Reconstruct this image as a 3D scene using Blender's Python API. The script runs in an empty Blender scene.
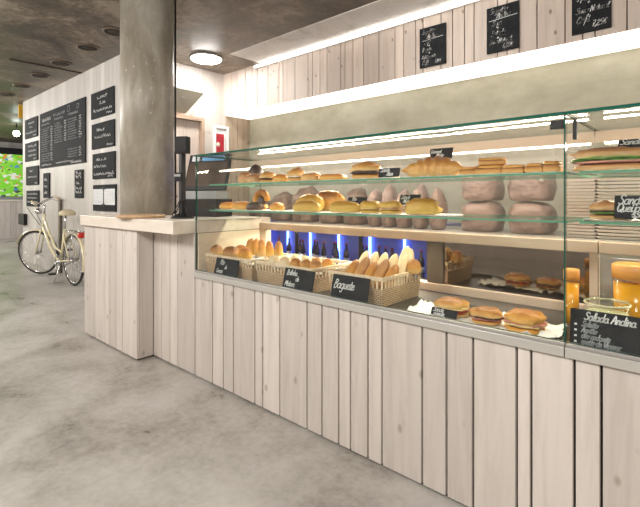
import bpy, bmesh, math, random
from mathutils import Vector, Matrix, noise
random.seed(7)
C = bpy.context.scene.collection
PI = math.pi
EYE = 1.2
F_PX = 440.0
TH = math.atan2(491.0, F_PX)
CT, ST = math.cos(TH), math.sin(TH)

# ---- survey helpers: where a sight line meets a plane parallel to the counter
def XU(u, y):
    r = (u-320)/F_PX
    return y*(-CT+ST*r)/(ST+CT*r)
def ZV(u, v, y):
    r = (u-320)/F_PX
    return EYE + (198-v)/F_PX*y/(ST+CT*r)

# ------------------------------------------------------------------ materials
def mat(name):
    m = bpy.data.materials.new(name); m.use_nodes = True
    nt = m.node_tree
    b = nt.nodes['Principled BSDF']
    return m, nt, b
def N(nt, t, **kw):
    n = nt.nodes.new(t)
    for k, v in kw.items():
        if k in n.inputs: n.inputs[k].default_value = v
        else: setattr(n, k, v)
    return n
def L(nt, a, ao, b, bi): nt.links.new(a.outputs[ao], b.inputs[bi])
def simple(name, col, rough=.5, metal=0, spec=.5, emit=None, es=0):
    m, nt, b = mat(name)
    b.inputs['Base Color'].default_value = (*col, 1)
    b.inputs['Roughness'].default_value = rough
    b.inputs['Metallic'].default_value = metal
    b.inputs['Specular IOR Level'].default_value = spec
    if emit:
        b.inputs['Emission Color'].default_value = (*emit, 1)
        b.inputs['Emission Strength'].default_value = es
    return m
def coords(nt, scale=(1,1,1), kind='Object'):
    tc = N(nt, 'ShaderNodeTexCoord'); mp = N(nt, 'ShaderNodeMapping')
    mp.inputs['Scale'].default_value = scale
    L(nt, tc, kind, mp, 'Vector'); return mp
def ramp(nt, stops):
    r = N(nt, 'ShaderNodeValToRGB'); e = r.color_ramp.elements
    while len(e) > 1: e.remove(e[-1])
    e[0].position = stops[0][0]; e[0].color = (*stops[0][1], 1)
    for p, c in stops[1:]:
        k = e.new(p); k.color = (*c, 1)
    return r
def mottled(name, stops, scale=(1,1,1), ns=5, detail=6, rough=.6, bump=0, bscale=None, dist=0, rvar=None):
    m, nt, b = mat(name)
    mp = coords(nt, scale)
    n = N(nt, 'ShaderNodeTexNoise', Scale=ns, Detail=detail, Roughness=.6, Distortion=dist)
    L(nt, mp, 'Vector', n, 'Vector')
    r = ramp(nt, stops); L(nt, n, 'Fac', r, 'Fac'); L(nt, r, 'Color', b, 'Base Color')
    b.inputs['Roughness'].default_value = rough
    if rvar:
        rr = N(nt, 'ShaderNodeMapRange'); rr.inputs['To Min'].default_value = rvar[0]; rr.inputs['To Max'].default_value = rvar[1]
        rr.inputs['From Min'].default_value=.3; rr.inputs['From Max'].default_value=.7
        L(nt, n, 'Fac', rr, 'Value'); L(nt, rr, 'Result', b, 'Roughness')
    if bump:
        n2 = N(nt, 'ShaderNodeTexNoise', Scale=bscale or ns*4, Detail=4)
        L(nt, mp, 'Vector', n2, 'Vector')
        bp = N(nt, 'ShaderNodeBump', Strength=bump, Distance=.01)
        L(nt, n2, 'Fac', bp, 'Height'); L(nt, bp, 'Normal', b, 'Normal')
    return m
def plank_mat(name, light, dark, knot, grain=(14,14,1.1)):
    """whitewashed softwood: grain along z, knots, tone per board from the 'tone' attribute"""
    m, nt, b = mat(name)
    at = N(nt, 'ShaderNodeAttribute', attribute_name='tone')
    mp = coords(nt, grain)
    add = N(nt, 'ShaderNodeVectorMath', operation='ADD')
    mul = N(nt, 'ShaderNodeVectorMath', operation='SCALE'); mul.inputs['Scale'].default_value = 37
    L(nt, at, 'Color', mul, 0); L(nt, mp, 'Vector', add, 0); L(nt, mul, 'Vector', add, 1)
    n = N(nt, 'ShaderNodeTexNoise', Scale=1.6, Detail=7, Roughness=.62, Distortion=.5)
    L(nt, add, 'Vector', n, 'Vector')
    r = ramp(nt, [(.3, dark), (.52, light), (.75, [min(1,c*1.06) for c in light])])
    L(nt, n, 'Fac', r, 'Fac')
    mp2 = coords(nt, (8.5,8.5,5.0))
    add2 = N(nt, 'ShaderNodeVectorMath', operation='ADD'); L(nt, mp2, 'Vector', add2, 0); L(nt, mul, 'Vector', add2, 1)
    vo = N(nt, 'ShaderNodeTexVoronoi', Scale=1.0, feature='F1'); L(nt, add2, 'Vector', vo, 'Vector')
    kr = N(nt, 'ShaderNodeMapRange'); kr.inputs['From Min'].default_value=.06; kr.inputs['From Max'].default_value=.125
    kr.inputs['To Min'].default_value=1; kr.inputs['To Max'].default_value=0
    L(nt, vo, 'Distance', kr, 'Value')
    mx = N(nt, 'ShaderNodeMix', data_type='RGBA'); 
    L(nt, kr, 'Result', mx, 'Factor'); L(nt, r, 'Color', mx, 'A'); mx.inputs['B'].default_value = (*knot,1)
    # tone multiply
    tr = N(nt, 'ShaderNodeMapRange'); tr.inputs['To Min'].default_value=.84; tr.inputs['To Max'].default_value=1.06
    sep = N(nt, 'ShaderNodeSeparateColor'); L(nt, at, 'Color', sep, 'Color'); L(nt, sep, 'Red', tr, 'Value')
    mm = N(nt, 'ShaderNodeVectorMath', operation='SCALE'); L(nt, mx, 'Result', mm, 0); L(nt, tr, 'Result', mm, 'Scale')
    L(nt, mm, 'Vector', b, 'Base Color')
    b.inputs['Roughness'].default_value=.55
    bp = N(nt, 'ShaderNodeBump', Strength=.12, Distance=.004); L(nt, n, 'Fac', bp, 'Height'); L(nt, bp, 'Normal', b, 'Normal')
    return m
def glass_mat(name, tint=(.972,.985,.978), ior=1.33, rough=0.0):
    m, nt, b = mat(name); nt.nodes.remove(b)
    out = nt.nodes['Material Output']
    t = N(nt, 'ShaderNodeBsdfTransparent'); t.inputs['Color'].default_value=(*tint,1)
    g = N(nt, 'ShaderNodeBsdfGlossy'); g.inputs['Roughness'].default_value=rough
    lw = N(nt, 'ShaderNodeLayerWeight'); lw.inputs['Blend'].default_value=.5
    pw = N(nt, 'ShaderNodeMath', operation='POWER'); pw.inputs[1].default_value=5.0
    f = N(nt, 'ShaderNodeMath', operation='MULTIPLY_ADD'); r0 = ((ior-1)/(ior+1))**2
    f.inputs[1].default_value=.5*(1-r0); f.inputs[2].default_value=r0
    L(nt, lw, 'Facing', pw, 0); L(nt, pw, 'Value', f, 0)
    mx = N(nt, 'ShaderNodeMixShader')
    L(nt, f, 'Value', mx, 'Fac'); L(nt, t, 'BSDF', mx, 1); L(nt, g, 'BSDF', mx, 2); L(nt, mx, 'Shader', out, 'Surface')
    return m
def frost_mat(name, col=(.9,.88,.86), fac=.35):
    m, nt, b = mat(name); nt.nodes.remove(b)
    out = nt.nodes['Material Output']
    t = N(nt, 'ShaderNodeBsdfTransparent'); t.inputs['Color'].default_value=(.97,.97,.97,1)
    d = N(nt, 'ShaderNodeBsdfPrincipled'); d.inputs['Base Color'].default_value=(*col,1); d.inputs['Roughness'].default_value=.25
    mx = N(nt, 'ShaderNodeMixShader', Fac=fac)
    L(nt, t, 'BSDF', mx, 1); L(nt, d, 'BSDF', mx, 2); L(nt, mx, 'Shader', out, 'Surface')
    return m
def crust(name, top, side, base, ns=9):
    """baked crust: darker on top of each loaf, pale where it sat on the tin"""
    m, nt, b = mat(name)
    tc = N(nt, 'ShaderNodeTexCoord'); sep = N(nt, 'ShaderNodeSeparateXYZ'); L(nt, tc, 'Generated', sep, 'Vector')
    n = N(nt, 'ShaderNodeTexNoise', Scale=ns, Detail=5); L(nt, tc, 'Generated', n, 'Vector')
    ad = N(nt, 'ShaderNodeMath', operation='MULTIPLY_ADD'); ad.inputs[1].default_value=.5
    sc = N(nt, 'ShaderNodeMath', operation='SUBTRACT'); sc.inputs[1].default_value=.25
    L(nt, n, 'Fac', ad, 0); L(nt, sep, 'Z', sc, 0); L(nt, sc, 'Value', ad, 2)
    r = ramp(nt, [(.1, base), (.45, side), (.85, top)]); L(nt, ad, 'Value', r, 'Fac'); L(nt, r, 'Color', b, 'Base Color')
    b.inputs['Roughness'].default_value=.45
    n2 = N(nt, 'ShaderNodeTexNoise', Scale=22, Detail=3); L(nt, tc, 'Generated', n2, 'Vector')
    bp = N(nt, 'ShaderNodeBump', Strength=.25, Distance=.004); L(nt, n2, 'Fac', bp, 'Height'); L(nt, bp, 'Normal', b, 'Normal')
    return m

M = {}
M['plank'] = plank_mat('whitewashed_plank', (.655,.598,.55), (.555,.50,.455), (.43,.37,.32))
M['plank_up'] = plank_mat('fascia_plank', (.66,.56,.49), (.56,.46,.39), (.30,.21,.16))
M['wallplank'] = plank_mat('menu_wall_plank', (.66,.63,.59), (.58,.545,.50), (.52,.48,.43), (10,10,.8))
M['brownplank'] = plank_mat('bare_plank', (.50,.37,.27), (.40,.28,.19), (.22,.13,.08))
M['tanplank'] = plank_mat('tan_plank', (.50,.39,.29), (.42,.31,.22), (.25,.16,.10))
M['gap'] = simple('dark_gap', (.035,.026,.02), .9)
M['slab'] = mottled('pale_worktop_wood', [(.3,(.68,.60,.51)),(.6,(.78,.71,.63))], (1,6,6), 3, 6, .4)
M['slab_end'] = mottled('slab_end_wood', [(.3,(.70,.56,.41)),(.6,(.79,.67,.52))], (6,1,8), 3, 6, .4)
M['endwall'] = mottled('cream_end_panel', [(.3,(.72,.58,.43)),(.6,(.82,.70,.56))], (2,2,5), 3, 5, .4)
M['oak'] = mottled('warm_wood', [(.3,(.45,.27,.14)),(.6,(.60,.40,.23))], (1,8,8), 4, 6, .45)
M['plaster'] = mottled('trowelled_plaster', [(.32,(.37,.345,.255)),(.5,(.45,.425,.32)),(.68,(.52,.495,.39))], (1,1,1.6), 2.6, 9, .75, .15, 9)
M['conc_floor'] = None
M['brownring'] = simple('bronze_ring', (.14,.10,.07), .35, .4)
M['black'] = simple('black_plastic', (.014,.014,.016), .45, 0, .25)
M['board'] = mottled('chalkboard_slate', [(.3,(.012,.013,.015)),(.7,(.024,.026,.029))], (1,1,1), 9, 5, .75)
M['board'].node_tree.nodes['Principled BSDF'].inputs['Specular IOR Level'].default_value=.15
M['chalk'] = simple('white_chalk', (.80,.80,.79), .9)
M['chalkdim'] = simple('thin_chalk', (.42,.44,.45), .9)
M['glass'] = glass_mat('clear_glass')
M['edge'] = simple('green_glass_edge', (.008,.085,.06), .15, 0, .3)
M['shelfglass'] = glass_mat('shelf_glass', (.95,.985,.965), 1.25)
M['shelfedge'] = simple('green_shelf_edge', (.10,.30,.19), .18)
M['frost'] = frost_mat('hazy_sliding_pane', (.72,.64,.60), .04)
M['darkglass'] = simple('dark_mirror_pane', (.24,.20,.17), .05, 1.0)
M['screenglass'] = simple('dark_screen', (.02,.018,.018), .3, 0, .3)
M['alu'] = simple('brushed_aluminium', (.50,.49,.47), .38, .75)
M['rail'] = simple('grey_rail_paint', (.50,.49,.455), .35, .25)
M['steel'] = mottled('steel_sheet', [(.35,(.30,.28,.255)),(.65,(.48,.46,.43))], (3,1,1), 4, 5, .3)
M['darksteel'] = simple('dark_tray_steel', (.10,.09,.08), .35, .6)
M['creamtrim'] = simple('cream_trim', (.58,.46,.35), .4)
M['white'] = simple('white_paint', (.80,.79,.77), .5)
M['paper'] = mottled('white_paper', [(.3,(.78,.76,.73)),(.7,(.88,.87,.85))], (1,1,1), 20, 3, .7, .3, 30)
M['greypaper'] = mottled('printed_paper', [(.4,(.62,.64,.66)),(.6,(.80,.81,.82))], (1,1,60), 2, 2, .7)
M['wicker'] = None
M['rubber'] = simple('black_rubber', (.02,.02,.02), .6)
M['chrome'] = simple('chrome', (.62,.62,.62), .18, 1)
M['bikecream'] = simple('cream_enamel', (.80,.73,.50), .25)
M['saddle'] = simple('cream_leather', (.62,.54,.36), .5)
M['redlens'] = simple('red_lens', (.55,.03,.025), .25)
M['red'] = mottled('red_print', [(.4,(.38,.015,.03)),(.6,(.48,.03,.045))], (1,1,1), 8, 3, .4)
M['beige'] = simple('beige_plastic', (.31,.28,.225), .45)
M['yellow'] = simple('yellow_paint', (.75,.42,.02), .5)
M['blue_print'] = simple('blue_sticker', (.08,.32,.62), .3)
M['silverstick'] = simple('silver_sticker', (.62,.64,.66), .3)
M['greyplastic'] = simple('grey_plastic', (.33,.34,.35), .4)
M['lamp'] = simple('lamp_diffuser', (1,1,1), .5, emit=(1,.97,.92), es=95)
M['lamp_dim'] = simple('lamp_diffuser_dim', (1,1,1), .5, emit=(1,.97,.92), es=24)
M['soffit_led'] = simple('soffit_led_diffuser', (1,1,1), .5, emit=(1,.93,.84), es=1.3)
M['strip'] = simple('added_led_tube', (1,1,1), .5, emit=(1,.96,.90), es=6)
M['tube'] = simple('led_tube', (1,1,1), .5, emit=(1,.86,.68), es=11)
M['bluetube'] = simple('blue_led_tube', (.2,.3,1), .5, emit=(.10,.20,1), es=16)
M['coolwhite'] = simple('cool_lamp', (1,1,1), .5, emit=(.9,1,.92), es=18)
M['golden'] = crust('golden_crust', (.31,.11,.016), (.56,.27,.05), (.70,.46,.18))
M['yellowc'] = crust('corn_bread_crust', (.34,.16,.014), (.54,.32,.035), (.64,.44,.12))
M['brown'] = crust('brown_crust', (.26,.10,.03), (.48,.24,.08), (.62,.42,.20))
M['pale'] = crust('floury_crust', (.66,.48,.27), (.74,.60,.40), (.78,.68,.50))
M['orange'] = crust('glazed_crust', (.40,.13,.012), (.62,.28,.03), (.70,.42,.11))
M['choc'] = crust('chocolate_cake', (.035,.016,.010), (.055,.026,.016), (.09,.045,.026))
M['crumb'] = mottled('crumb', [(.3,(.72,.56,.33)),(.7,(.83,.71,.49))], (1,1,1), 40, 3, .8)
M['lettuce'] = mottled('lettuce', [(.3,(.05,.17,.02)),(.7,(.16,.33,.05))], (1,1,1), 25, 3, .5)
M['tomato'] = simple('tomato', (.55,.07,.03), .3)
M['ham'] = simple('ham', (.62,.26,.20), .4)
M['cheese'] = simple('cheese', (.80,.62,.25), .45)
M['darkfill'] = simple('dark_filling', (.06,.025,.015), .5)
M['cream'] = simple('white_cream', (.82,.76,.62), .4)
M['kraft'] = mottled('kraft_bag', [(.3,(.06,.035,.025)),(.5,(.19,.12,.09)),(.7,(.42,.33,.28))], (3,3,7), 1.6, 6, .6, .5, 6, .8)
M['rose'] = mottled('rosy_bag', [(.3,(.10,.065,.055)),(.45,(.25,.17,.15)),(.7,(.42,.32,.29))], (3,3,9), 1.6, 6, .4, .5, 6, .8)
M['juice'] = simple('orange_juice', (.85,.36,.01), .15)
M['lid'] = simple('orange_lid', (.70,.30,.06), .4)
M['foam'] = simple('white_tray', (.74,.68,.63), .5)
M['bottle'] = simple('dark_bottle', (.03,.02,.03), .12)
M['coolerwall'] = simple('cooler_lining', (.17,.19,.42), .35)
M['straw'] = simple('pale_pickles', (.66,.62,.38), .3)

def concrete(name, cols, ns, rough, rv, bump, spec=.5, dist=.8):
    m, nt, b = mat(name)
    mp = coords(nt)
    n = N(nt, 'ShaderNodeTexNoise', Scale=ns, Detail=9, Roughness=.62, Distortion=dist); L(nt, mp, 'Vector', n, 'Vector')
    n3 = N(nt, 'ShaderNodeTexNoise', Scale=ns*14, Detail=5, Roughness=.7); L(nt, mp, 'Vector', n3, 'Vector')
    mx = N(nt, 'ShaderNodeMath', operation='MULTIPLY_ADD'); mx.inputs[1].default_value=.35
    sb = N(nt, 'ShaderNodeMath', operation='SUBTRACT'); sb.inputs[1].default_value=.175
    L(nt, n3, 'Fac', mx, 0); L(nt, n, 'Fac', sb, 0); L(nt, sb, 'Value', mx, 2)
    r = ramp(nt, cols); L(nt, mx, 'Value', r, 'Fac'); L(nt, r, 'Color', b, 'Base Color')
    rr = N(nt, 'ShaderNodeMapRange'); rr.inputs['From Min'].default_value=.3; rr.inputs['From Max'].default_value=.7
    rr.inputs['To Min'].default_value=rv[0]; rr.inputs['To Max'].default_value=rv[1]
    L(nt, n, 'Fac', rr, 'Value'); L(nt, rr, 'Result', b, 'Roughness')
    b.inputs['Specular IOR Level'].default_value = spec
    bp = N(nt, 'ShaderNodeBump', Strength=bump, Distance=.01); L(nt, n3, 'Fac', bp, 'Height'); L(nt, bp, 'Normal', b, 'Normal')
    return m
M['floor'] = concrete('polished_concrete_floor', [(.32,(.22,.20,.172)),(.42,(.33,.31,.278)),(.50,(.405,.385,.352)),(.60,(.475,.457,.425)),(.70,(.52,.50,.47))], 1.7, .4, (.22,.5), .06, .5, .15)
M['ceil'] = concrete('formwork_concrete', [(.32,(.035,.026,.018)),(.43,(.085,.064,.046)),(.53,(.16,.125,.093)),(.64,(.33,.275,.215))], 1.3, .5, (.30,.6), .10)
M['ceilwash'] = concrete('light_washed_concrete', [(.30,(.50,.46,.40)),(.48,(.74,.71,.66)),(.7,(.84,.82,.78))], 2.2, .6, (.5,.7), .12)  # ceiling concrete with the wash of light put into its colour
def column_mat():
    m, nt, b = mat('cast_concrete_column')
    mp = coords(nt, (1,1,.35))
    n = N(nt, 'ShaderNodeTexNoise', Scale=4, Detail=9, Roughness=.65, Distortion=.3); L(nt, mp, 'Vector', n, 'Vector')
    r = ramp(nt, [(.32,(.19,.165,.125)),(.5,(.32,.29,.235)),(.66,(.46,.43,.37))]); L(nt, n, 'Fac', r, 'Fac')
    mp2 = coords(nt, (1,1,.8))
    n2 = N(nt, 'ShaderNodeTexNoise', Scale=26, Detail=3, Roughness=.5); L(nt, mp2, 'Vector', n2, 'Vector')
    pr = N(nt, 'ShaderNodeMapRange'); pr.inputs['From Min'].default_value=.65; pr.inputs['From Max'].default_value=.74; L(nt, n2, 'Fac', pr, 'Value')
    mx = N(nt, 'ShaderNodeMix', data_type='RGBA'); L(nt, pr, 'Result', mx, 'Factor'); L(nt, r, 'Color', mx, 'A'); mx.inputs['B'].default_value=(.52,.48,.42,1)
    L(nt, mx, 'Result', b, 'Base Color'); b.inputs['Roughness'].default_value=.42
    bp = N(nt, 'ShaderNodeBump', Strength=.25, Distance=.006); L(nt, n2, 'Fac', bp, 'Height'); L(nt, bp, 'Normal', b, 'Normal')
    return m
M['column'] = column_mat()
def wicker_mat():
    m, nt, b = mat('bleached_wicker')
    mp = coords(nt)
    bk = N(nt, 'ShaderNodeTexBrick', Scale=1.0); bk.inputs['Brick Width'].default_value=.022; bk.inputs['Row Height'].default_value=.009; bk.inputs['Mortar Size'].default_value=.0016
    bk.inputs['Color1'].default_value=(.72,.54,.36,1); bk.inputs['Color2'].default_value=(.58,.41,.25,1); bk.inputs['Mortar'].default_value=(.22,.13,.07,1)
    sep = N(nt, 'ShaderNodeSeparateXYZ'); cb = N(nt, 'ShaderNodeCombineXYZ'); ad = N(nt, 'ShaderNodeMath', operation='ADD')
    L(nt, mp, 'Vector', sep, 'Vector'); L(nt, sep, 'X', ad, 0); L(nt, sep, 'Y', ad, 1); L(nt, ad, 'Value', cb, 'X'); L(nt, sep, 'Z', cb, 'Y')
    L(nt, cb, 'Vector', bk, 'Vector'); L(nt, bk, 'Color', b, 'Base Color')
    bp = N(nt, 'ShaderNodeBump', Strength=.7, Distance=.004, invert=True); L(nt, bk, 'Fac', bp, 'Height'); L(nt, bp, 'Normal', b, 'Normal')
    b.inputs['Roughness'].default_value=.6
    return m
M['wicker'] = wicker_mat()
M['wickerrim'] = mottled('wicker_rim', [(.35,(.62,.47,.31)),(.65,(.78,.64,.46))], (1,1,1), 60, 2, .6, .5, 80)
def blotch(name):
    m, nt, b = mat(name)
    mp = coords(nt, (1,1.6,2.2))
    v = N(nt, 'ShaderNodeTexVoronoi', Scale=6.5); L(nt, mp, 'Vector', v, 'Vector')
    sep = N(nt, 'ShaderNodeSeparateColor'); L(nt, v, 'Color', sep, 'Color')
    r = ramp(nt, [(0,(.22,.66,.04)),(.38,(.40,.78,.10)),(.58,(.78,.82,.70)),(.74,(.30,.62,.10)),(.84,(.10,.30,.55)),(.92,(.70,.30,.06)),(.96,(.08,.10,.08))]); r.color_ramp.interpolation='CONSTANT'
    L(nt, sep, 'Red', r, 'Fac'); L(nt, r, 'Color', b, 'Base Color')
    L(nt, r, 'Color', b, 'Emission Color'); b.inputs['Emission Strength'].default_value=.28
    return m
M['poster'] = blotch('backlit_green_poster')

# ------------------------------------------------------------------ mesh helpers
def bx(bm, x0, x1, y0, y1, z0, z1, mi=0, tone=None):
    vs = [bm.verts.new(p) for p in ((x0,y0,z0),(x1,y0,z0),(x1,y1,z0),(x0,y1,z0),(x0,y0,z1),(x1,y0,z1),(x1,y1,z1),(x0,y1,z1))]
    fs = [bm.faces.new([vs[i] for i in q]) for q in ((3,2,1,0),(4,5,6,7),(0,1,5,4),(1,2,6,5),(2,3,7,6),(3,0,4,7))]
    for f in fs: f.material_index = mi
    if tone is not None:
        ly = bm.loops.layers.color.get('tone') or bm.loops.layers.color.new('tone')
        for f in fs:
            for l in f.loops: l[ly] = (tone, (tone*7.31)%1, (tone*3.77)%1, 1)
    return fs
def quad_prism(bm, pts, d):
    """a closed outline pts (3-d) pushed along d"""
    d = Vector(d)
    a = [bm.verts.new(p) for p in pts]; b = [bm.verts.new(Vector(p)+d) for p in pts]
    n = len(pts)
    bm.faces.new(a); bm.faces.new(b[::-1])
    for i in range(n):
        j = (i+1)%n
        bm.faces.new((a[i], b[i], b[j], a[j]))
def tube(bm, pts, r, seg=8, caps=True, closed=False):
    pts = [Vector(p) for p in pts]; n = len(pts); rings = []
    rr = r if isinstance(r, (list,tuple)) else [r]*n
    up = None
    for i, p in enumerate(pts):
        if closed: d = pts[(i+1)%n]-pts[i-1]
        else: d = (pts[min(i+1,n-1)]-pts[max(i-1,0)])
        d.normalize()
        if up is None:
            up = Vector((0,0,1)) if abs(d.z) < .9 else Vector((1,0,0))
        s = d.cross(up)
        if s.length < 1e-5: s = d.cross(Vector((0,1,0)))
        s.normalize(); up = s.cross(d).normalized()
        rings.append([bm.verts.new(p + rr[i]*(math.cos(2*PI*k/seg)*s + math.sin(2*PI*k/seg)*up)) for k in range(seg)])
    m = n if closed else n-1
    for i in range(m):
        A, B = rings[i], rings[(i+1)%n]
        for k in range(seg):
            f = bm.faces.new((A[k], A[(k+1)%seg], B[(k+1)%seg], B[k])); f.smooth = True
    if caps and not closed:
        bm.faces.new(rings[0][::-1]); bm.faces.new(rings[-1])
def lathe(bm, prof, seg=24, c=(0,0,0), mi=0):
    c = Vector(c); rings = []
    for r, z in prof:
        if r < 1e-6: rings.append([bm.verts.new(c+Vector((0,0,z)))])
        else: rings.append([bm.verts.new(c+Vector((r*math.cos(2*PI*k/seg), r*math.sin(2*PI*k/seg), z))) for k in range(seg)])
    for i in range(len(rings)-1):
        A, B = rings[i], rings[i+1]
        for k in range(seg):
            k2 = (k+1)%seg
            if len(A)==1 and len(B)==1: continue
            if len(A)==1: f = bm.faces.new((A[0], B[k2], B[k]))
            elif len(B)==1: f = bm.faces.new((A[k], A[k2], B[0]))
            else: f = bm.faces.new((A[k], A[k2], B[k2], B[k]))
            f.smooth = True; f.material_index = mi
def blob(bm, c, rx, ry, rz, flat=.35, amp=.06, seed=0, e=2.2, nu=22, nv=12, freq=2.2, zmin=None):
    """rounded baked lump with a flat underside and uneven crust; c is the middle of its base"""
    c = Vector(c); rows = []
    for j in range(nv+1):
        ph = -PI/2 + PI*j/nv; row = []
        for i in range(nu):
            th = 2*PI*i/nu
            def sp(v, p): return math.copysign(abs(v)**p, v)
            cx = sp(math.cos(ph), 2/e)*sp(math.cos(th), 2/e); cy = sp(math.cos(ph), 2/e)*sp(math.sin(th), 2/e); cz = sp(math.sin(ph), 2/e)
            k = 1 + amp*noise.noise(Vector((cx*freq+seed*3.1, cy*freq+seed, cz*freq-seed*1.7)))*2
            z = cz*rz*k
            if z < -flat*rz: z = -flat*rz
            row.append((cx*rx*k, cy*ry*k, z + flat*rz))
        rows.append(row)
    vb = bm.verts.new(c+Vector((0,0,0))); vt = bm.verts.new(c+Vector((0,0,rows[-1][0][2])))
    vr = [[bm.verts.new(c+Vector(p)) for p in row] for row in rows[1:-1]]
    for i in range(nu):
        i2 = (i+1)%nu
        f = bm.faces.new((vb, vr[0][i2], vr[0][i])); f.smooth=True
        f = bm.faces.new((vt, vr[-1][i], vr[-1][i2])); f.smooth=True
        for j in range(len(vr)-1):
            f = bm.faces.new((vr[j][i], vr[j][i2], vr[j+1][i2], vr[j+1][i])); f.smooth=True
def sheet(bm, x0, x1, y0, y1, z, amp=.006, nx=14, ny=10, seed=0, th=.0012, ruff=.0):
    g = []
    for j in range(ny+1):
        row = []
        for i in range(nx+1):
            x = x0+(x1-x0)*i/nx; y = y0+(y1-y0)*j/ny
            e = 1 if i in (0,nx) or j in (0,ny) else 0
            n = abs(noise.noise(Vector((x*16+seed, y*16, seed))))*amp + e*ruff*abs(noise.noise(Vector((x*31,y*31,seed+4))))
            row.append(Vector((x,y,z+n)))
        g.append(row)
    T = [[bm.verts.new(p+Vector((0,0,th))) for p in r] for r in g]; B = [[bm.verts.new(p) for p in r] for r in g]
    for j in range(ny):
        for i in range(nx):
            f = bm.faces.new((T[j][i],T[j][i+1],T[j+1][i+1],T[j+1][i])); f.smooth=True
            f = bm.faces.new((B[j][i],B[j+1][i],B[j+1][i+1],B[j][i+1])); f.smooth=True
    for i in range(nx):
        bm.faces.new((B[0][i],B[0][i+1],T[0][i+1],T[0][i])); bm.faces.new((B[ny][i+1],B[ny][i],T[ny][i],T[ny][i+1]))
    for j in range(ny):
        bm.faces.new((B[j+1][0],B[j][0],T[j][0],T[j+1][0])); bm.faces.new((B[j][nx],B[j+1][nx],T[j+1][nx],T[j][nx]))
def nb(): return bmesh.new()
def obj(name, bm, m, parent=None, bevel=0, smooth=False):
    bmesh.ops.recalc_face_normals(bm, faces=bm.faces[:])
    me = bpy.data.meshes.new(name); bm.to_mesh(me); bm.free()
    for q in (m if isinstance(m, (list,tuple)) else [m]): me.materials.append(q)
    o = bpy.data.objects.new(name, me); C.objects.link(o)
    if parent: o.parent = parent
    if bevel:
        b = o.modifiers.new('bevel', 'BEVEL'); b.width = bevel; b.segments = 2; b.limit_method='ANGLE'
    return o
def tag(o, label, cat, group=None):
    o['label'] = label; o['category'] = cat
    if group: o['group'] = group
    return o
def thing(name, label, cat, loc=(0,0,0), rz=0, group=None):
    o = bpy.data.objects.new(name, None); C.objects.link(o); o.empty_display_size=.1
    o.location = loc; o.rotation_euler = (0,0,rz)
    return tag(o, label, cat, group)
def struct(name, bm, m, bevel=0):
    o = obj(name, bm, m, None, bevel); o['kind']='structure'; return o
def copy_thing(root, loc, rz=None, label=None, group=None):
    r = root.copy(); C.objects.link(r); r.location = loc
    if rz is not None: r.rotation_euler = (0,0,rz)
    if label: r['label'] = label
    if group: r['group'] = group
    for ch in list(root.children):
        c = ch.copy(); C.objects.link(c); c.parent = r
        for g in ch.children:
            d = g.copy(); C.objects.link(d); d.parent = c
    return r
def box(x0,x1,y0,y1,z0,z1):
    b = nb(); bx(b,x0,x1,y0,y1,z0,z1); return b
def planks_x(bm, xs, y0, y1, z0, z1, gap=.005, zj=.0):
    """boards standing side by side along x"""
    for a, b in zip(xs[:-1], xs[1:]):
        bx(bm, a+gap/2, b-gap/2, y0, y1, z0, z1+random.uniform(-zj,zj), 0, random.random())
def planks_y(bm, ys, x0, x1, z0, z1, gap=.004):
    for a, b in zip(ys[:-1], ys[1:]):
        bx(bm, x0, x1, a+gap/2, b-gap/2, z0, z1, 0, random.random())
def seams(a, b, lo, hi):
    s = [a]
    while s[-1] < b-lo: s.append(s[-1]+random.uniform(lo,hi))
    s[-1] = b; return s

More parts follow.
